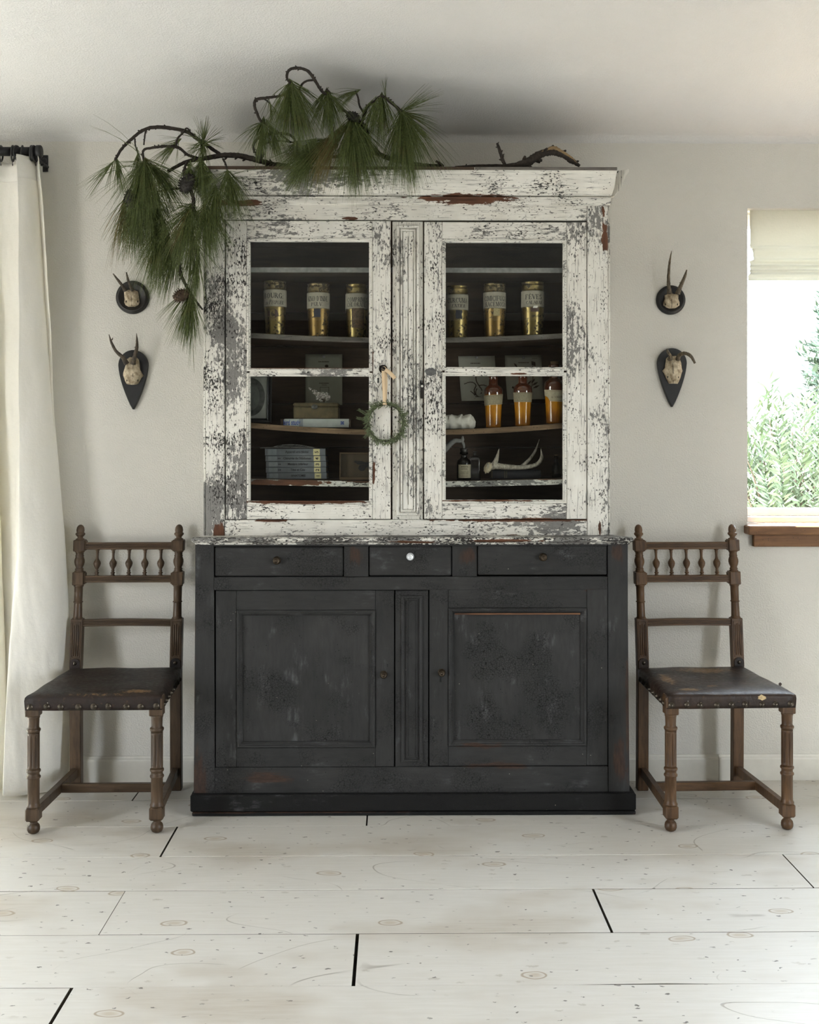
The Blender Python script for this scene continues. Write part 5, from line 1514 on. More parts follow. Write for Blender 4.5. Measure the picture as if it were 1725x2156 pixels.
t, bx0, bx1, bz0, bz1 = book('bird_book', 591, 737, 877, 894.5, BYK, .14, M_BCOV, 'pale jacketed book lettered bird study, lying under the velvet box', 'books in the hutch', zbk)
b0, b1 = PX(599, BYK), PX(735, BYK)
rows = []
for j in range(7):
    a = pi*j/6; z = (bz0+bz1)/2 - (bz1-bz0)/2*1.02*cos(a); y = BYK - .0012 + .003*(1 - sin(a))
    rows.append([(b0 + (b1-b0)*i/12 + (.0022*mnoise.noise((j*1.9, i*3.1, 2)) if i in (0, 12) else 0), y, z) for i in range(13)])
jk = MB().grid(rows).build('dust_jacket', M_JACK, t)
MB().grid([[(b0 + (b1-b0)*f, r[0][1]-.0004, r[0][2]) for f in (.225, .29)] for r in rows[1:]]).build('grey_band', M_JGREY, jk)
vs, fs = sans_text('bird study', .0195)
zm = (bz0+bz1)/2
mb = MB(); mb.add([(b0 + .0265 + p[0]*.56, BYK - .0022 + .0035*abs((p[1]-.007)/.0145)**2.5, zm - .0065 + p[1]) for p in vs], fs)
xb = b0 + (b1-b0)*.90
for a, b in ((-.004, .004), (.003, .004), (-.004, -.003), (.003, -.003), (0, .0005)): mb.add([(xb+a-.003, BYK-.0020, zm+b-.0025), (xb+a+.003, BYK-.0020, zm+b-.002), (xb+a+.002, BYK-.0020, zm+b+.003), (xb+a-.003, BYK-.0020, zm+b+.002)], [(0,1,2,3)])
mb.build('lettering', M_BLUE, jk)

M_VEL = plain('olive_brown_velvet', (0.115, 0.088, 0.045), 0.95, 0.30, 40)
vz = bz1 + .0006; vy = 4.112
vx0, vx1 = PX(617, vy), PX(714, vy); vz1 = PZ(848, vy, 665); sp_ = PZ(856.5, vy, 665)
t = thing('velvet_box', ((vx0+vx1)/2, vy, vz), 'olive brown velvet trinket box stacked on the pale bird book', 'box')
MB().box(vx0+.001, vx1-.001, vy, vy+.10, vz, sp_-.0006, .003).build('body', M_VEL, t)
MB().box(vx0, vx1, vy-.001, vy+.101, sp_+.0004, vz1, .005).build('lid', M_VEL, t)
xc = (vx0+vx1)/2 - .005
mb = MB(); mb.lathe([(.012, 0), (.011, .001), (.0005, .0016)], 18, Matrix.Translation((xc, vy-.001, sp_)) @ FACE @ Matrix.Scale(.75, 4, (0,1,0))); mb.box(xc-.004, xc+.004, vy-.003, vy, sp_-.007, sp_+.004, .001)
mb.build('clasp', plain('dull_pewter', (.12,.12,.11), .5, .3, 200, metal=.7), t)
# dried flower head
M_DRY = plain('dried_white_florets', (0.60, 0.56, 0.52), 0.9, 0.15, 200)
M_STEMD = plain('dry_stem', (0.10, 0.075, 0.04), 0.8, 0.2)
fy = 4.13
t = thing('dried_flower', (PX(678, fy), fy, vz1 + .0004), 'cluster of dried white florets resting on the velvet box', 'flowers')
rnd = random.Random(5)
mb = MB(); st = MB()
fc = P(681, 838, fy); tip = P(652, 818, fy)
for i in range(330):
    u = rnd.random()
    if u < .72:
        a, b, r_ = rnd.uniform(0, 6.28), rnd.uniform(-1, 1), rnd.random()**.4
        s_ = sqrt(1-b*b); c = fc + Vector((.029*r_*s_*cos(a), .020*r_*s_*sin(a), .0175*r_*b + .003))
    else:
        v = rnd.random(); c = tip.lerp(fc, v) + Vector((rnd.gauss(0, .003+.004*v), rnd.gauss(0, .003+.003*v), rnd.gauss(0, .003+.003*v)))
    c.z = max(c.z, vz1 + .002)
    n1 = Vector((rnd.gauss(0,1), rnd.gauss(-.6,1), rnd.gauss(.3,1))).normalized(); e1 = n1.orthogonal().normalized(); e2 = n1.cross(e1); s_ = rnd.uniform(.0024, .0038)
    vs = [c]
    for q in range(8):
        rr = s_*(1 if q % 2 == 0 else .45); vs.append(c + (e1*cos(q*pi/4) + e2*sin(q*pi/4))*rr + n1*(.0007 if q % 2 == 0 else 0))
    mb.add(vs, [(0, 1+q, 1+(q+1) % 8) for q in range(8)])
    if i % 7 == 0: st.tube([Vector((fc.x+.004, fc.y, vz1+.001)), (fc+c)/2 + Vector((0,0,-.003)), c], [.0007, .0005, .0003], 4)
tag(mb.build('florets', M_DRY, t, fix=False), kind='stuff')
st.build('stem', M_STEMD, t)

# ---- shelf four, left: five grey volumes, feather, butterfly box
M_GREYB = plain('grey_paper_boards', (0.135, 0.145, 0.155), 0.85, 0.10, 50)
M_YEL = plain('yellow_spine_sticker', (0.55, 0.49, 0.26), 0.8, 0.08, 60)
M_PALE = plain('spine_pale_patch', (0.20, 0.215, 0.225), 0.85, 0.1, 80)
edges = [1009.5, 996.5, 985, 973, 961, 946]
GY = 4.115
zcur = shelf_z(3, 622) + .0010
titles = ['ANATOMIE', 'Tête et Cou', 'Membre inférieur', "Chirurgie de l'Abdomen", 'Appareil uro-génital']
nums = ['1', '2', '3', '4', '5']
desc = ['lowest of the stack, resting on the bottom shelf', 'second from the bottom of the stack', 'middle volume of the stack, lettered Membre inférieur', "fourth up in the stack, lettered Chirurgie de l'Abdomen", 'topmost of the stack under the feather']
ztops = []
for i in range(5):
    h = SZ(edges[i] - edges[i+1], GY) - .0012
    ox = (2.5, 1, 1.2, 0, -1)[i]
    t, x0, x1, z0, z1 = book('grey_book', 559+ox, 686+ox*.8, 0, (edges[i]-edges[i+1]) - .5, GY + (.002, 0, .003, .001, .0)[i], .15, M_GREYB, 'grey paper-bound book, ' + desc[i], 'stack of grey books', zcur, round_=.0015)
    zm = (z0+z1)/2; yy = GY + (.002, 0, .003, .001, .0)[i] - .0002
    s0 = x0 + (x1-x0)*.80
    stk_ = MB().add([(s0, yy-.0004, z0+.001), (s0+.0235, yy-.0004, z0+.001), (s0+.0235, yy-.0004, z1-.001), (s0, yy-.0004, z1-.001)], [(0,1,2,3)]).build('sticker', M_YEL, t)
    vs, fs = sans_text(nums[i], .0125)
    MB().add([(s0 + .0118 - p[1] + .006, yy-.0008, zm + p[0]) for p in vs], fs).build('lettering', M_INK, stk_)
    MB().add([(x0+.010, yy-.0003, z0+.002), (x0+.042, yy-.0003, z0+.002), (x0+.042, yy-.0003, z1-.002), (x0+.010, yy-.0003, z1-.002)], [(0,1,2,3)]).build('pale_patch', M_PALE, t)
    vs, fs = sans_text(titles[i], .0085)
    mb = MB().add([(x0 + (x1-x0)*.53 + p[0]*.88, yy-.0006, zm-.003 + p[1]) for p in vs], fs)
    if i in (1, 2, 3): print_lines(mb, lambda a, b: Vector((a, yy-.0006, b)), [(x0+.045, x0+.058, zm+.0022, .0045)])
    mb.build('lettering', M_INK, t)
    zcur = z1 + .0008; ztops.append(z1)
# feather
M_FEA = plain('black_feather', (0.012, 0.012, 0.013), 0.6, 0.4, 200)
M_FDOT = plain('white_quill', (0.34, 0.33, 0.31), 0.5, 0.1)
q0, qm, q1 = P(548, 954.5, GY+.02), P(600, 944, GY+.02), P(658, 946, GY+.03)
zt_ = ztops[-1]
q0.z = max(q0.z, zt_+.002); qm.z = max(qm.z, zt_+.006); q1.z = max(q1.z, zt_+.003)
sp_ = spline([q0, qm, q1], 20)
t = thing('feather', tuple(sp_[20]), 'black spotted feather with white quill lying on the grey book stack', 'feather')
MB().tube(sp_, lerps([.0011, .0010, .0003], len(sp_)), 6).build('quill', M_FDOT, t)
mb = MB(); dots = MB(); rnd = random.Random(2)
for i in range(10, len(sp_)-1):
    for s_ in range(5):
        p = sp_[i].lerp(sp_[i+1], s_/5)
        u = (i + s_/5 - 10)/(len(sp_)-11); w = .0095*sin(pi*min(1, u*.86+.12))
        for sd in (-1, 1):
            e_ = p + Vector((.008, sd*w*.9, (w*1.1 if sd > 0 else max(-w*.3, zt_ + .0012 - p.z))))
            mb.add([p, p + Vector((.0016, 0, .0002)), e_ + Vector((.0012, 0, 0)), e_], [(0,1,2,3)])
            if rnd.random() < .75:
                for f in (.35, .65, .9):
                    c = p.lerp(e_, f) + Vector((.0008, -.0007, .0004)); d = .00045; dots.add([c+Vector((-d,0,-d)), c+Vector((d,0,-d)), c+Vector((d,0,d)), c+Vector((-d,0,d))], [(0,1,2,3)])
v = mb.build('vane', M_FEA, t, fix=False)
tag(dots.build('spots', M_FDOT, v, fix=False), kind='stuff')
# butterfly box
M_BXW = wood('pale_box_wood', (0.10, 0.065, 0.035), (0.21, 0.145, 0.085), 'x', 30, .7)
M_BXB = wood('box_backing', (0.10, 0.062, 0.035), (0.17, 0.11, 0.065), 'z', 20, .8)
Yb = 4.13; zb_ = shelf_z(3, 750) + .0008
x0, x1 = PX(715, Yb), PX(812, Yb); z1 = PZ(953, Yb, 750)
t = thing('butterfly_box', ((x0+x1)/2, Yb, zb_), 'shallow wooden box framing a dark butterfly, right of the grey books', 'specimen box')
LE = lambda p: Vector((p.x, p.y + (p.z - zb_)*.12, p.z))
mb = MB()
for a, b, c_, d_ in ((x0, x1, zb_, zb_+.010), (x0, x1, z1-.004, z1), (x0, x0+.004, zb_+.010, z1-.004), (x1-.004, x1, zb_+.010, z1-.004)): mb.box(a, b, Yb, Yb+.028, c_, d_, .0006)
mb.xf(LE).build('frame', M_BXW, t)
MB().box(x0+.002, x1-.002, Yb+.02, Yb+.026, zb_+.002, z1-.002, 0).xf(LE).build('backing', M_BXB, t)
MB().box(x0+.004, x1-.004, Yb+.002, Yb+.0035, zb_+.010, z1-.004, 0).xf(LE).build('glass_pane', M_CABG, t)
mbw = MB(); vein = MB()
cxb, czb = PX(773, Yb), PZ(977, Yb, 750)
for s in (-1, 1):
    for outl, off in (([(0, .004), (.020, .010), (.045, .012), (.050, .008), (.034, -.002), (.012, -.006), (0, -.004)], 0), ([(0, -.002), (.014, -.003), (.030, -.006), (.034, -.018), (.024, -.026), (.010, -.024), (.002, -.012)], .0006)):
        pts = [(cxb + s*a*.98, Yb+.017-off, czb + b) for a, b in outl]
        mbw.add(pts + [(p[0], p[1]+.0006, p[2]) for p in pts], [tuple(range(7)), tuple(range(7, 14))])
        for q in range(1, 7):
            a, b = outl[q]; d = Vector((s*a, 0, b)); n_ = Vector((-d.z, 0, d.x)).normalized()*.0007
            c = Vector((cxb, Yb+.0158-off, czb)); u0, u1 = c + d*.35, c + d*.92
            vein.add([u0+n_*.6, u1+n_, u1-n_, u0-n_*.6], [(0,1,2,3)])
w_ = mbw.xf(LE).build('butterfly', M_FEA, t)
vein.xf(LE).build('wing_veins', plain('wing_tan', (.075, .048, .026), .8), w_)
MB().tube([(cxb, Yb+.015, czb+.010), (cxb, Yb+.014, czb), (cxb, Yb+.015, czb-.016)], [.001, .002, .0008], 8).xf(LE).build('body', M_FEA, t)

# ---- shelf four, right: bone, dark bottle, clear bottle, book, antler, small dark bottle
M_DGL = glass('dark_vessel_glass', (0.20, 0.17, 0.14), (0.05, 0.04, 0.04), 1.0)
M_CGL = glass('clear_vessel_glass', (0.80, 0.80, 0.84), (0.34, 0.34, 0.40), 1.4)
M_LABC = plain('cream_print_label', (0.40, 0.36, 0.26), 0.85, 0.15, 120)
def vessel(name, cx, hw, prof, Y, base, lab, cat, mat, part='glass_body'):
    x = PX(cx, Y); t = thing(name, (x, Y, base), lab, cat)
    MB().lathe(prof, 36, Matrix.Translation((x, Y, base))).build(part, mat, t)
    return t, x
vy = 4.11; zb_ = shelf_z(3, 980) + .0006; k = vy/F
R = 15*k
t, x = vessel('apothecary_bottle', 977, 15, [(.0005, .002), (R*.9, 0), (R, .004), (R, .062), (R*.92, .070), (R*.55, .078), (R*.42, .083), (R*.42, .092), (R*.62, .094), (R*.62, .100), (R*.4, .101)], vy, zb_, 'dark bottle with cream printed label, beside the narrow clear bottle', 'bottle', M_DGL)
rows = [[(x + (R+.0004)*sin(a), vy - (R+.0004)*cos(a), z) for a in [-.9 + 2.2*i/24 for i in range(25)]] for z in (zb_+.008, zb_+.056)]
lb = MB().grid(rows).build('paper_label', M_LABC, t)
mb = MB(); rr = R + .0008
print_lines(mb, lambda u, v: Vector((x + rr*sin(u/rr), vy - rr*cos(u/rr), v)), [(-.012, .016, zb_+.050, .004), (-.010, .014, zb_+.042, .003), (-.014, .018, zb_+.030, .0022), (-.014, .018, zb_+.024, .0022), (-.012, .016, zb_+.016, .0022)])
mb.build('lettering', plain('brown_label_print', (.12,.09,.055), .8), lb)
MB().lathe([(R*.40, .088), (R*.55, .108), (R*.55, .114), (.0005, .115)], 16, Matrix.Translation((x, vy, zb_))).build('stopper', M_BLK, t)
# clear flat-sided bottle
vx = PX(1000, vy); w, d, h_ = 12*k, .014, SZ(1003-953, vy)
t = thing('clear_bottle', (vx, vy, zb_), 'narrow clear glass bottle with rounded shoulders, left of the antler', 'bottle')
rings = []
for z, f, rd in ((0, .9, 1), (.002, 1, 1), (h_*.86, 1, 1), (h_*.93, .93, 1), (h_*.985, .72, 1), (h_*1.01, .40, 1), (h_*1.03, .30, 1), (h_*1.16, .30, 1), (h_*1.165, .42, 1), (h_*1.21, .42, 1), (h_*1.215, .30, 1)):
    rg = []
    for i in range(32):
        a = 2*pi*i/32; q = (abs(cos(a))**5 + abs(sin(a))**5)**(-1/5) if f > .5 else 1
        rg.append((vx + w*f*q*cos(a), vy + (d if f > .5 else w)*f*q*sin(a), zb_ + z))
    rings.append(rg)
MB().loft(rings).build('glass_body', M_CGL, t)
MB().rects(vx-w*.62, vx+w*.62, zb_+.006, zb_+h_*.82, [(0, vy-d-.0002), (.0008, vy-d-.0012), (.002, vy-d-.0002)]).build('panel_rim', M_CGL, t)
# pale bone behind them
by_ = 4.20
pts = [P(930, 958, by_), P(945, 938, by_), P(958, 928, by_), P(972, 928, by_), P(974, 918, by_)]
rings = []
c = spline(pts, 8); rr = lerps([.006, .011, .010, .008, .0085, .004], len(c))
bo = MB().tube(c, rr, 14, rough=.05); bo.tube(spline([P(972, 928, by_), P(976, 936, by_), P(977, 948, by_), P(976, 1004, by_)], 5), lerps([.007, .006, .004, .004], 16), 10)
bo.tube(spline([P(932, 958, by_), P(928, 975, by_), P(930, 1006, by_)], 5), lerps([.006, .008, .005], 11), 10)
tag(bo.build('animal_bone', plain('grey_bone', (0.40, 0.39, 0.36), .6, .15, 60), org=tuple(pts[2])), 'grey arched animal bone behind the dark apothecary bottle', 'bone')
# dark book under the antler
M_DBK = plain('black_leather_book', (0.014, 0.014, 0.017), 0.5, 0.3, 60)
t, x0, x1, z0, z1 = book('dark_book', 1038, 1139, 987, 1005, 4.12, .13, M_DBK, 'black leather book lying under the antler on the bottom shelf', 'books in the hutch', shelf_z(3, 1085)+.0012, round_=.006)
mb = MB()
for f in (.25, .29): mb.box(x0+(x1-x0)*f-.0012, x0+(x1-x0)*f+.0012, 4.1185, 4.123, z0+.003, z1-.003, .0008)
mb.build('spine_band', plain('dull_gilt', (.10, .08, .045), .5, .2), t)
# antler
M_ANL = antler_mat('pale_antler', (0.17, 0.14, 0.11), (0.46, 0.42, 0.34))
ay = 4.095
t = thing('shed_antler', tuple(P(1080, 985, ay)), 'pale shed deer antler with burr, lying across the black book', 'antler')
main = spline([P(1026, 984, ay), P(1042, 981, ay), P(1065, 983, ay+.005), P(1095, 984, ay+.01), P(1120, 981, ay+.01), P(1134, 975, ay+.01), P(1141, 962, ay+.01), P(1139, 944, ay+.01)], 7)
zmin = z1 + .001
k = ay/F
rad = lerps([8.5*k, 7*k, 6*k, 4.6*k, 4.4*k, 4.2*k, 3.6*k, .4*k], len(main))
main = [Vector((p.x, p.y, max(p.z, zmin + r))) if p.x > x0 else p for p, r in zip(main, rad)]
MB().tube(main, rad, 16, rough=.05).build('beam', M_ANL, t)
MB().tube(spline([P(1040, 980, ay), P(1046, 966, ay-.006), P(1051, 945, ay-.012)], 7), lerps([6.2*k, 4.6*k, .5*k], 15), 14, rough=.05).build('tine', M_ANL, t)
MB().tube(spline([P(1098, 983, ay+.012), P(1115, 967, ay+.03), P(1128, 948, ay+.05), P(1136, 925, ay+.06)], 7), lerps([4.0*k, 3.2*k, 2.6*k, .4*k], 22), 12, rough=.04).build('tine', M_ANL, t)
mb = MB()
bc = P(1027, 984.5, ay)
Mx = Matrix.Translation(bc) @ Matrix.Rotation(radians(-68), 4, 'Y') @ Matrix.Rotation(radians(30), 4, 'X')
rows = []
prof = [(.0005, .006), (9*k, .005), (11.2*k, .002), (12.2*k, -.001), (11*k, -.005), (8*k, -.007)]
n = 30
vs, fs = [], []
for q, (r_, z) in enumerate(prof):
    for i in range(n): a = 2*pi*i/n; vs.append(Mx @ Vector((r_*(1 + (.09*sin(i*2.2)+.06*sin(i*4.7) if q in (2, 3, 4) else 0))*cos(a), r_*(1 + (.09*sin(i*2.2) if q in (2, 3, 4) else 0))*sin(a), z)))
for q in range(len(prof)-1):
    for i in range(n): fs.append((q*n+i, q*n+(i+1) % n, (q+1)*n+(i+1) % n, (q+1)*n+i))
mb.add(vs, fs, True).build('burr', plain('antler_burr', (0.46, 0.39, 0.27), .6, .25, 200), t)
# small dark bottle added at the right end in place of a faint reflection
R = 10*(4.18/F)
t, x = vessel('reflection_bottle', 1172, 10, [(.0005, .002), (R*.95, 0), (R, .003), (R, .040), (R*.7, .050), (R*.35, .056), (R*.35, .072), (R*.5, .073), (R*.5, .079), (R*.3, .080)], 4.18, shelf_z(3, 1172)+.0006, 'small dark bottle added for a faint reflection at the right end of the bottom shelf', 'bottle', M_DGL)
MB().lathe([(R*.29, .066), (R*.40, .083), (.0005, .084)], 14, Matrix.Translation((x, 4.18, shelf_z(3, 1172)+.0006))).build('stopper', M_CORK, t)

# ================================================================ ROSEMARY WREATH
WY = HF - .0015 - .014
wc = P(812, 890, WY)
M_RSM = plain('rosemary_leaf', (0.105, 0.130, 0.060), 0.6, 0.55, 120)
M_WSTEM = plain('dark_twig', (0.030, 0.028, 0.016), 0.7, 0.3)
M_RIB = plain('beige_ribbon', (0.62, 0.47, 0.30), 0.7, 0.06, 200, stretch=(1, 1, .1))
t = thing('rosemary_wreath', tuple(wc), 'small rosemary wreath hung by beige ribbon from the hutch door knob', 'wreath')
RW = SZ(37.5, WY)
rnd = random.Random(12)
mb = MB()
for q in range(3):
    pts = []
    for i in range(61):
        a = 2*pi*i/60; rr = RW + .0022*sin(5*a + q*2.1) + .001*sin(9*a+q)
        pts.append(wc + Vector((rr*cos(a)*.97, .0028*cos(5*a + q*2.1), rr*sin(a)*1.03)))
    mb.tube(pts, .0017, 6, caps=False)
mb.build('stem_ring', M_WSTEM, t)
mb = MB()
def leaf(mb, c, d, L, w):
    d = d.normalized(); s_ = d.cross(Vector((0, -1, .2))).normalized(); up = s_.cross(d)
    p1 = c + d*L*.35 + up*L*.03; p2 = c + d*L*.75 + up*L*.02; e_ = c + d*L
    mb.add([c - s_*w*.3, c + s_*w*.3, p1 + s_*w, p1 - s_*w, p2 + s_*w*.8, p2 - s_*w*.8, e_, p1 + up*w*.8, p2 + up*w*.7],
           [(0,1,7), (1,2,7), (0,7,3), (7,2,4,8), (3,7,8,5), (8,4,6), (5,8,6)])
for i in range(820):
    a = rnd.uniform(0, 2*pi)
    dens = .55 + .45*(cos(a - 2.7)**2) if True else 1
    if -1.2 < a - 2*pi*(a > pi) < -.1: dens *= .85
    if rnd.random() > dens: continue
    tang = Vector((-sin(a), 0, cos(a))) * (1 if a > pi*.5 and a < pi*1.4 else -1 if rnd.random() < .6 else 1)
    radl = Vector((cos(a), 0, sin(a)))
    c = wc + Vector((RW*cos(a)*.97, 0, RW*sin(a)*1.03)) + radl*rnd.uniform(-.004, .006) + Vector((0, rnd.uniform(-.010, .005), 0))
    d = tang*rnd.uniform(.3, 1.1) + radl*(rnd.gauss(.45, .6)) + Vector((0, rnd.uniform(-.9, .35), 0))
    leaf(mb, c, d, rnd.uniform(.012, .024), rnd.uniform(.0009, .0014))
# three loose sprigs on the left
for a0, L_, ang in ((2.75, .040, 2.62), (3.0, .036, 2.95), (2.2, .028, 2.4), (5.6, .024, -.5), (.35, .022, .6), (3.7, .026, 3.9), (4.3, .02, 4.5)):
    b = wc + Vector((RW*cos(a0), -.006, RW*sin(a0))); dv = Vector((cos(ang), -.25, sin(ang)))
    for q in range(11):
        u = q/10; c = b + dv*L_*u
        for s_ in (-1, 1): leaf(mb, c, dv*.9 + Vector((-dv.z*s_, rnd.uniform(-.5, .2), dv.x*s_))*.75, .0125*(1-.35*u)*rnd.uniform(.7, 1.2), .0007)
tag(mb.build('leaves', M_RSM, t, fix=False), kind='stuff')
def strip(pts, w, th=.0006, roll=0.0):
    rows = []
    for i, p in enumerate(pts):
        T = (pts[min(i+1, len(pts)-1)] - pts[max(0, i-1)]).normalized(); s_ = T.cross(Vector((0, -1, 0))).normalized()
        s_ = (s_ + Vector((0, roll, 0))).normalized()
        rows.append([p - s_*w/2, p + s_*w*.0 + Vector((0, -.0007, 0)), p + s_*w/2])
    return rows
kn = P(808.5, 777, WY+.004)
rib = MB()
a = spline([kn + Vector((-.002, 0, 0)), P(808, 800, WY-.004), P(809.5, 830, WY-.008), P(810.3, 850, WY-.012)], 6)
b = spline([kn + Vector((.003, 0, 0)), P(812.5, 797, WY-.001), P(811.8, 825, WY-.004), P(810.6, 850, WY-.010)], 6)
rib.grid(strip(a, .0125, roll=.15)); rib.grid(strip(b, .0125, roll=-.3))
bot = spline([P(810.4, 848, WY-.013), P(810.4, 851, WY-.0125), P(810.4, 852, WY-.004), P(810.4, 848, WY+.002)], 5); rib.grid(strip(bot, .0145))
rib.grid(strip(spline([kn + Vector((.004, -.004, -.002)), P(820, 784, WY-.007), P(832, 797, WY-.004)], 5), .0135, roll=.2))
# loop around the knob neck
lp = [kn + Vector((.0078*cos(2*pi*i/20), .004 - .004*abs(sin(pi*i/20)), .0078*sin(2*pi*i/20))) for i in range(21)]
rib.tube(lp, .0016, 6)
rib.build('ribbon', M_RIB, t, solid=.0006)

# ================================================================ PINE BOUGHS ON THE HUTCH
def needle_mat(name, c0, c1, c2):
    m = NT(name)
    n = m.noise(m.co, 160, 2); b = m.noise(m.co, 14, 3)
    c = m.mix(m.ramp(n, .3, .7), c0, c1)
    c = m.mix(m.math('MULTIPLY', m.step(b, .60, .72), .55), c, c2)
    return m.done(c, .5, .35)
M_NDL = needle_mat('pine_needle', (0.042, 0.060, 0.016), (0.140, 0.172, 0.050), (0.14, 0.10, 0.035))
M_NDB = needle_mat('browned_needle', (0.11, 0.085, 0.028), (0.20, 0.155, 0.055), (0.11, 0.12, 0.04))
M_BARK = plain('pine_bark', (0.026, 0.019, 0.014), 0.9, 0.5, 90, bump=.004)
M_CONE = plain('pine_cone', (0.075, 0.045, 0.026), 0.75, 0.5, 150)
M_CONED = plain('dark_pine_cone', (0.030, 0.026, 0.022), 0.75, 0.5, 150)
M_SPLIT = wood('split_pale_wood', (0.13, 0.085, 0.045), (0.36, 0.25, 0.13), 'x', 60, .8)
ZTOPH = ZTOP + .0005

def tuft(parent, px, py, Y, ang, L, spread, n, droop=.5, yb=-.15, mat=None, seed=0, flat=.75, wmul=1.0):
    """a drooping brush of long needles; ang in degrees from straight down (+ to the right), L px"""
    rnd = random.Random(seed * 7919 + int(px))
    o = P(px, py, Y); Lm = SZ(L, Y)
    a0 = radians(ang)
    D = Vector((sin(a0), yb, -cos(a0))).normalized()
    E1 = D.cross(Vector((0, 1, 0.01))).normalized(); E2 = D.cross(E1).normalized()
    vs, fs = [], []
    SEG = 4; n = int(n*1.25)
    for i in range(n):
        # needles grow in bundles of three along the last few centimetres of the twig
        if i % 3 == 0:
            b = o - D * rnd.uniform(-.014, .022)
            th = rnd.gauss(0, spread*.58) if rnd.random() < .88 else rnd.uniform(-spread, spread)*1.3
            ph = rnd.uniform(0, 2*pi)
            th = min(abs(radians(th)), radians(170))
            d0 = (D*cos(th) + (E1*cos(ph) + E2*sin(ph)*flat)*sin(th)).normalized()
            lb = rnd.uniform(.62, 1.06) * (1 - .12*min(1, th)); db = rnd.uniform(.5, 1.35)
        d = (d0 + Vector((rnd.gauss(0, .055), rnd.gauss(0, .055), rnd.gauss(0, .055)))).normalized()
        l = Lm * lb * rnd.uniform(.94, 1.03)
        r0 = rnd.uniform(.00060, .00095) * wmul
        dr = droop * db
        cur = Vector((rnd.uniform(-.10, .10), rnd.uniform(-.10, .10), 0))
        U = d.orthogonal().normalized(); V = d.cross(U)
        base = len(vs)
        p = Vector(b); dd = Vector(d)
        for q in range(SEG + 1):
            r = r0 * (1 - .75*(q/SEG)**2)
            for j in range(3):
                aa = 2*pi*j/3; vs.append(p + U*(r*cos(aa)) + V*(r*sin(aa)))
            dd = (dd + Vector((0, 0, -dr/SEG)) + cur/SEG).normalized()
            p = p + dd*(l/SEG)
            lim = min(WALL - .006, 4.32)
            if p.y > lim: p.y = lim
            # needles over the hutch lie in front of it or on its top
            if p.z < ZTOPH + .004 and p.x > PX(434, HF) - .02 and Y < 4.0 and p.y > 3.918: p.y = 3.918 - .004*rnd.random()
            zc_ = ceil_z(p.y) - .008
            if p.z > zc_: p.z = zc_
        for q in range(SEG):
            for j in range(3):
                k2 = (j+1) % 3
                fs.append((base+q*3+j, base+q*3+k2, base+q*3+3+k2, base+q*3+3+j))
        fs.append((base+SEG*3, base+SEG*3+1, base+SEG*3+2))
    me = MB(); me.v = [tuple(v) for v in vs]; me.f = fs; me.sm = [True]*len(fs)
    return tag(me.build('needle_tuft', mat or M_NDL, parent, fix=False), kind='stuff')

def stem(parent, pts, rpx, nm='twig', seed=1, knobs=.5):
    """pts: (px, py, Y)"""
    W3 = [P(a, b, y) for a, b, y in pts]
    sp = spline(W3, 9); k = pts[0][2]/F
    rad = lerps([r*k for r in (rpx if hasattr(rpx, '__len__') else (rpx, rpx*.8))], len(sp))
    mb = MB().tube(sp, rad, 9, rough=.14, seed=seed)
    rnd = random.Random(seed)
    for i in range(2, len(sp)-1, 2):
        if rnd.random() < knobs:
            a = rnd.uniform(0, 6.28); T = (sp[i+1]-sp[i-1]).normalized(); U = T.orthogonal().normalized(); V = T.cross(U)
            d = (U*cos(a)+V*sin(a)); mb.tube([sp[i], sp[i] + d*rad[i]*1.15 + T*rad[i]*.5, sp[i] + d*rad[i]*(1.45 + .5*rnd.random()) + T*rad[i]*1.0], [rad[i]*.5, rad[i]*.45, rad[i]*.3], 5)
    return mb.build(nm, M_BARK, parent)
def cone(parent, px, py, Y, L, wid, ang, mat, seed=0):
    c = P(px, py, Y); k = Y/F; a0 = radians(ang)
    D = Vector((sin(a0), -.25, -cos(a0))).normalized(); U = D.orthogonal().normalized(); V = D.cross(U)
    mb = MB(); rnd = random.Random(seed)
    N = 84
    core = []
    for i in range(9):
        u = i/8; core.append((max(.0004, wid*k*.78*sin(pi*(.08 + .84*u))**.7), (u-.5)*L*k))
    Mr = Matrix((U, V, D)).transposed().to_4x4(); Mr.translation = c
    mb.lathe(core, 12, Mr)
    for i in range(N):
        u = (i+.5)/N; a = i*2.39996
        rr = wid*k*sin(pi*(.10 + .80*u))**.75
        out = U*cos(a)+V*sin(a); sd = D.cross(out)
        b = c + D*(u-.5)*L*k
        r0, r1 = rr*.6, rr*rnd.uniform(.90, 1.02)
        w = .0046*(.6+.6*sin(pi*u)); tip = b + out*r1 + D*(.0032 - .004*(u < .25))
        i0 = b + out*r0
        mb.add([i0 - sd*w*.5, i0 + sd*w*.5, tip + sd*w - out*.001, tip + out*.0012, tip - sd*w - out*.001, tip - D*.0018 + out*.0002, i0 - D*.001],
               [(0,1,2,3,4), (2,5,3), (3,5,4), (0,6,1), (1,6,5,2), (0,4,5,6)])
    return mb.build('pine_cone', mat, parent, fix=False)

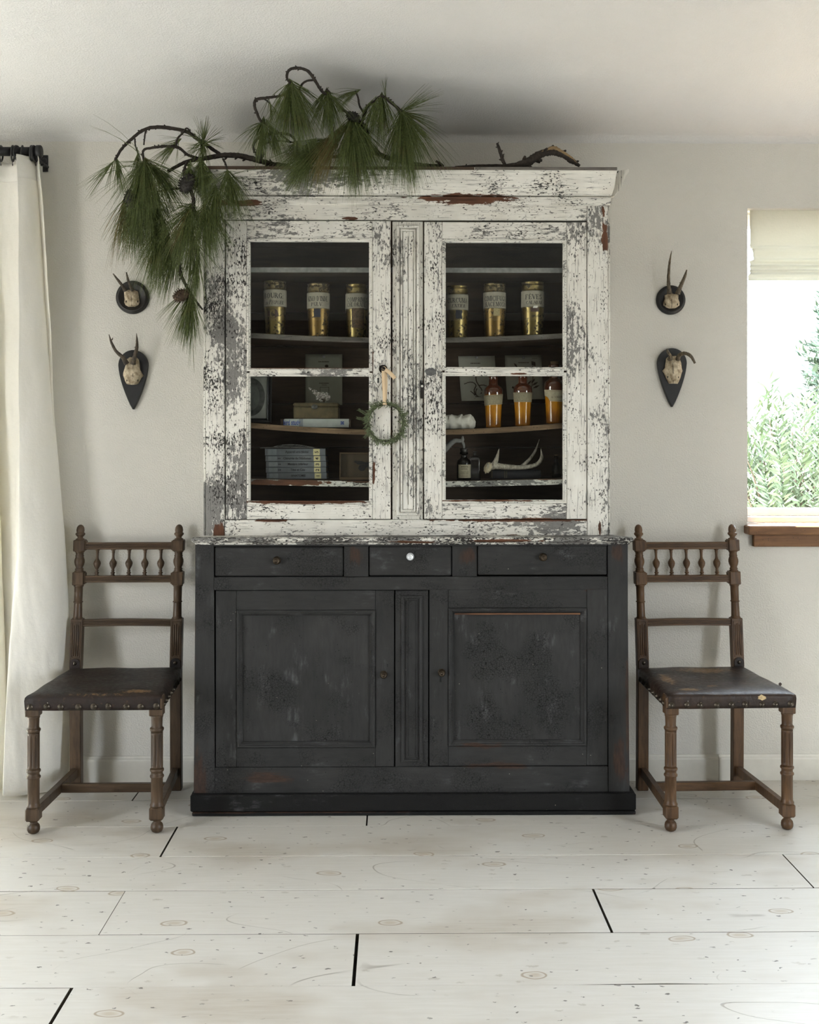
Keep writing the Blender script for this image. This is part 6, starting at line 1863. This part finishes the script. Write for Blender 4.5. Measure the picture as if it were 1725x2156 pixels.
# bough hanging over the left corner
p0 = P(505, 334, 3.99)
A = thing('pine_bough', (p0.x, p0.y, ZTOPH), 'long-needled pine bough draped over the left corner of the white hutch', 'pine branch', 'pine boughs on the hutch')
stem(A, [(610, 349, 4.01), (575, 346, 4.0), (545, 338, 3.99), (505, 328, 3.985), (470, 327, 3.98), (430, 334, 3.97), (392, 341, 3.96), (352, 362, 3.96)], (4.6, 5.5, 6, 5.2, 4.2, 3.2), 'main_stem', 3)
stem(A, [(470, 330, 3.98), (445, 312, 3.98), (415, 292, 3.98), (390, 276, 3.97), (340, 268, 3.97), (306, 272, 3.97), (278, 292, 3.97), (256, 314, 3.97), (242, 338, 3.97)], (3.6, 4.0, 4.0, 3.6, 3.2, 2.6), 'twig', 5, .6)
stem(A, [(420, 334, 3.97), (395, 326, 3.95), (378, 312, 3.94), (355, 308, 3.93), (322, 311, 3.93), (302, 317, 3.93), (303, 340, 3.93)], (3.0, 3.0, 2.8, 2.4), 'twig', 7)
stem(A, [(312, 268, 3.97), (306, 280, 3.965), (303, 305, 3.96)], (2.0, 1.5), 'twig', 9)
stem(A, [(284, 292, 3.97), (285, 305, 3.96), (290, 322, 3.95)], (1.8, 1.3), 'twig', 10)
stem(A, [(371, 308, 3.93), (374, 292, 3.94), (385, 280, 3.95), (393, 270, 3.96), (400, 276, 3.96)], (2.2, 2.0, 1.6), 'twig', 11)
stem(A, [(395, 341, 3.95), (388, 365, 3.92), (400, 395, 3.91), (408, 425, 3.91), (402, 455, 3.92), (388, 500, 3.94), (378, 545, 3.95), (382, 580, 3.95), (398, 612, 3.95), (414, 636, 3.95), (427, 652, 3.95)], (3.6, 3.8, 4.0, 3.8, 3.2, 1.8), 'hanging_stem', 13, .5)
stem(A, [(470, 335, 3.97), (476, 348, 3.93), (480, 366, 3.905)], (2.2, 1.6), 'twig', 15)
stem(A, [(425, 305, 3.96), (424, 320, 3.96), (430, 334, 3.97)], (1.8, 2), 'twig', 16)
stem(A, [(398, 395, 3.91), (350, 400, 3.93), (300, 410, 3.95)], (2.5, 1.6), 'twig', 17)
for i, a in enumerate([
    (240, 340, 3.97, -38, 92, 30, 26, .35), (246, 340, 3.97, 12, 78, 30, 70, .5),
    (290, 322, 3.95, 5, 66, 32, 48, .5),
    (306, 343, 3.93, 4, 165, 66, 420, .62), (300, 350, 3.93, -10, 150, 50, 150, .6), (322, 350, 3.93, 42, 130, 34, 120, .5),
    (292, 408, 3.95, -3, 150, 44, 360, .6), (330, 415, 3.96, -6, 165, 48, 300, .6),
    (345, 470, 3.97, -12, 165, 40, 340, .55), (378, 500, 3.98, -18, 150, 34, 150, .5),
    (427, 302, 3.96, 170, 62, 100, 90, .25), (427, 302, 3.96, 0, 60, 90, 90, .35), (372, 300, 3.95, -50, 78, 40, 60, .3),
    (425, 345, 3.93, 6, 105, 50, 210, .6), (400, 348, 3.93, -5, 80, 50, 90, .6),
    (481, 368, 3.90, 14, 112, 62, 240, .55), (455, 400, 3.90, 4, 120, 55, 170, .55),
    (402, 440, 3.915, -14, 140, 66, 380, .55), (432, 438, 3.905, 10, 130, 56, 320, .55),
    (418, 535, 3.95, -4, 120, 30, 120, .5), (405, 500, 3.96, 8, 130, 34, 110, .5),
    (402, 622, 3.95, -8, 118, 34, 260, .45), (396, 612, 3.95, -52, 105, 22, 22, .35), (405, 640, 3.95, 2, 150, 12, 14, .3),
    ]): tuft(A, *a[:3], *a[3:8], seed=i)
tuft(A, 262, 420, 3.94, -8, 150, 30, 50, .55, mat=M_NDB, seed=70); tuft(A, 398, 445, 3.91, -22, 105, 36, 60, .5, mat=M_NDB, seed=71)
cone(A, 394, 386, 3.90, 42, 19, -20, M_CONED, 1); cone(A, 276, 419, 3.92, 38, 17, 10, M_CONED, 2); cone(A, 382, 622, 3.93, 34, 16, -62, M_CONE, 3)

# bough arching over the middle of the cornice
p0 = P(800, 345, 3.97)
B = thing('pine_bough', (p0.x, p0.y, ZTOPH), 'long-needled pine bough arching high over the middle of the hutch cornice', 'pine branch', 'pine boughs on the hutch')
stem(B, [(935, 350, 3.98), (880, 347, 3.98), (830, 336, 3.965), (800, 325, 3.94), (775, 300, 3.91), (760, 262, 3.88), (740, 242, 3.86)], (4.0, 4.6, 5.0, 4.6, 4.5, 4.6), 'main_stem', 23)
stem(B, [(744, 246, 3.86), (722, 230, 3.85), (700, 206, 3.83), (680, 194, 3.81), (665, 172, 3.79), (650, 151, 3.78), (630, 143.5, 3.78), (610, 147, 3.78), (604, 162, 3.79), (612, 178, 3.80)], (3.0, 3.0, 3.2, 3.2, 3.0, 2.4), 'twig', 25, .3)
stem(B, [(662, 168, 3.79), (645, 171, 3.79), (634, 180, 3.80), (630, 192, 3.80)], (2.4, 2.0), 'twig', 27, .2)
stem(B, [(612, 300, 3.92), (580, 275, 3.86), (552, 258, 3.84), (542, 240, 3.83), (536, 222, 3.82), (540, 210, 3.82), (560, 206, 3.82), (585, 203, 3.82), (606, 197, 3.82)], (2.2, 2.6, 3.0, 3.2, 2.8, 2.4), 'twig', 29, .5)
stem(B, [(553, 207, 3.82), (562, 212, 3.82), (568, 218, 3.82)], (1.8, 1.2), 'twig', 30, 0)
stem(B, [(762, 258, 3.88), (772, 228, 3.86), (788, 214, 3.85), (804, 203, 3.84), (824, 216, 3.84), (846, 236, 3.85)], (3.6, 3.4, 3.0, 3.2, 3.4), 'twig', 31, .8)
stem(B, [(765, 236, 3.87), (757, 222, 3.86), (754, 205, 3.85), (748, 191, 3.85)], (2.4, 1.7), 'twig', 33, .3)
stem(B, [(690, 192, 3.81), (688, 188, 3.81), (697, 198, 3.82)], (2.2, 1.8), 'twig', 34, .2)
stem(B, [(536, 322, 3.95), (534, 305, 3.94), (545, 290, 3.93), (565, 283, 3.92), (600, 281, 3.92), (618, 290, 3.92), (625, 305, 3.93)], (2.6, 2.8, 2.6, 2.2), 'twig', 35, .2)
stem(B, [(547, 322, 3.95), (552, 306, 3.94), (565, 300, 3.93), (590, 297, 3.93), (620, 300, 3.93)], (2.4, 2.2, 1.8), 'twig', 36, .2)
stem(B, [(625, 304, 3.93), (690, 330, 3.94), (760, 320, 3.93), (800, 325, 3.94)], (3, 3.5), 'twig', 37, .3)
for i, a in enumerate([
    (613, 178, 3.80, 16, 150, 46, 420, .55), (612, 182, 3.81, -6, 140, 34, 120, .5),
    (690, 196, 3.82, 8, 110, 52, 240, .5), (684, 193, 3.82, -38, 70, 24, 34, .4),
    (569, 218, 3.82, 10, 52, 36, 26, .4),
    (554, 257, 3.84, -6, 98, 62, 150, .6), (566, 262, 3.85, 24, 95, 40, 100, .55),
    (748, 192, 3.85, -72, 78, 26, 46, .35),
    (741, 254, 3.85, 2, 172, 46, 560, .5), (745, 258, 3.85, 18, 160, 36, 170, .45),
    (804, 206, 3.84, -2, 118, 46, 150, .5), (790, 214, 3.85, -12, 105, 40, 60, .5),
    (848, 240, 3.85, 12, 178, 44, 460, .55), (846, 246, 3.85, -8, 160, 34, 170, .5), (846, 236, 3.85, 66, 105, 44, 70, .35), (846, 236, 3.85, 125, 92, 26, 18, .15), (812, 204, 3.84, 195, 52, 26, 8, .1),
    (695, 296, 3.89, -54, 150, 34, 300, .45), (660, 300, 3.90, -30, 120, 40, 200, .5), (700, 300, 3.90, -70, 120, 26, 110, .4),
    (626, 300, 3.92, -20, 62, 60, 70, .5),
    ]): tuft(B, *a[:3], *a[3:8], seed=100+i)
tuft(B, 720, 268, 3.85, -34, 150, 22, 85, .45, mat=M_NDB, seed=140); tuft(B, 700, 275, 3.86, -20, 120, 26, 40, .45, mat=M_NDB, seed=141)
cone(B, 743, 246, 3.84, 30, 12, 60, M_CONED, 5); cone(B, 766, 276, 3.87, 36, 12, 12, M_CONED, 6); cone(B, 547, 322, 3.955, 22, 10, 5, M_CONED, 7)

# bare broken branch at the right
p0 = P(1130, 350, 3.965)
C = thing('bare_branch', (p0.x, p0.y, ZTOPH), 'broken bare branch with peeled bark lying on the right end of the hutch', 'branch')
by0 = 3.965
stem(C, [(958, 352, by0), (1010, 349, by0), (1070, 349, by0), (1105, 344, by0), (1124, 333, by0), (1142, 323.5, by0), (1164, 320, by0), (1184, 325.5, by0), (1203, 337, by0), (1221, 350, by0)], (2.4, 3.0, 4.2, 8.5, 9, 8.2, 7.2, 6.6, 6.6, 3.0), 'main_stem', 41, .35)
stem(C, [(1064, 350, by0), (1058, 335, by0-.006), (1053, 318, by0-.012), (1047, 301, by0-.016)], (3.8, 3.6, 3.8, 2.4), 'twig', 43, .9)
stem(C, [(934, 351, by0-.004), (926, 344, by0-.004), (918, 339, by0-.004)], (3.4, 2.2), 'stub', 44, .4)
mb = MB(); pts = [P(a, b, by0 - .008) for a, b in ((1136, 321.5), (1150, 315.5), (1166, 311.5), (1180, 317.5), (1200, 330), (1216, 343))]
sp = spline(pts, 6); mb.tube(sp, lerps([.0008, .0055, .0075, .0060, .0042, .0006], len(sp)), 8, rough=.2, seed=4)
mb.tube([P(1150, 316, by0-.01), P(1143, 318, by0-.012), P(1136, 323, by0-.012)], [.003, .002, .0004], 5); mb.tube([P(1166, 313, by0-.01), P(1167, 311, by0-.012), P(1166, 309.5, by0-.012)], [.003, .002, .0004], 5)
mb.build('split_wood', M_SPLIT, C)['label'] = 'pale splintered wood where the bark is stripped'

# ================================================================ GARDEN BEYOND THE RIGHT WINDOW
M_LEAF = plain('shrub_leaf', (0.062, 0.092, 0.046), 0.5, 0.5, 14)
M_LEAF2 = plain('tree_leaf', (0.045, 0.075, 0.048), 0.5, 0.4, 9)
M_WOODG = plain('garden_bark', (0.10, 0.07, 0.05), 0.9, 0.3, 20)
M_SOIL = plain('garden_soil', (0.16, 0.13, 0.09), 0.95, 0.3, 6)
tag(MB().box(0.4, 7.5, 5.2, 14, -0.42, -0.35, 0).build('ground', M_SOIL), kind='structure')
def shrub(name, X, Y, h, w, n, lab, cat, mat, leafL, seed, base=-.35, tall=0):
    rnd = random.Random(seed)
    t = thing(name, (X, Y, base), lab, cat, 'garden plants outside the window')
    sm = MB(); lf = MB()
    for i in range(n):
        a = rnd.uniform(0, 2*pi); v = rnd.random()
        if tall:
            zt = base + h*(.25 + .75*v); rr = w*(1 - v*.80)*rnd.uniform(.35, 1.0)
            p0 = Vector((X, Y, zt - h*.06)); p1 = Vector((X + rr*cos(a), Y + rr*sin(a)*.8, zt + rnd.uniform(-.1, .12)*h*.3))
        else:
            b = rnd.uniform(-.25, 1); s_ = sqrt(max(0, 1 - b*b)); r_ = rnd.random()**.33
            p1 = Vector((X + w*r_*s_*cos(a), Y + w*.8*r_*s_*sin(a), base + h*.5 + h*.5*r_*b)); p0 = Vector((X + (p1.x-X)*.35, Y + (p1.y-Y)*.35, base + (p1.z-base)*.62))
        mid = p0.lerp(p1, .6) + Vector((0, 0, .05))
        if i % 5 == 0: sm.tube([p0, mid, p1], [.008, .005, .002], 4)
        for q in range(26):
            u = .42 + .62*q/25
            c = p0.lerp(mid, u/.6) if u < .6 else mid.lerp(p1, (u-.6)/.4)
            d0 = (p1 - p0).normalized(); sd = d0.cross(Vector((rnd.uniform(-.3,.3), rnd.uniform(-.3,.3), 1))).normalized()
            d = d0*rnd.uniform(.4, .9) + sd*(1 if q % 2 else -1)*rnd.uniform(.6, 1.1) + Vector((0, 0, rnd.uniform(-.25, .5)))
            d = d.normalized(); L = leafL*rnd.uniform(.7, 1.2); wv = d.cross(Vector((rnd.uniform(-.5,.5), -1, rnd.uniform(-.2,.9)))).normalized()*L*.085
            lf.add([c, c + d*L*.45 + wv, c + d*L, c + d*L*.45 - wv], [(0,1,2,3)])
    sm.tube([(X, Y, base), (X+.02, Y, base+h*.35), (X-.02, Y+.02, base+h*(.85 if tall else .6))], [.05, .04, .015], 7)
    sm.build('trunk' if tall else 'stem', M_WOODG, t)
    tag(lf.build('foliage', mat, t, fix=False), kind='stuff')
shrub('garden_shrub', 2.20, 6.3, 2.0, .66, 360, 'feathery pale green shrub filling the lower window view', 'shrub', M_LEAF, .085, 1)
shrub('garden_shrub', 3.25, 6.9, 2.2, .78, 340, 'broad leafy shrub farther right beyond the window glass', 'shrub', M_LEAF, .09, 2)
shrub('garden_shrub', 1.35, 7.2, 1.7, .6, 160, 'lower shrub beyond the sill, partly behind the wall', 'shrub', M_LEAF, .085, 3)
shrub('garden_tree', 3.50, 9.0, 2.95, .75, 330, 'taller tree standing behind the shrubs against white sky', 'tree', M_LEAF2, .11, 4, tall=1)
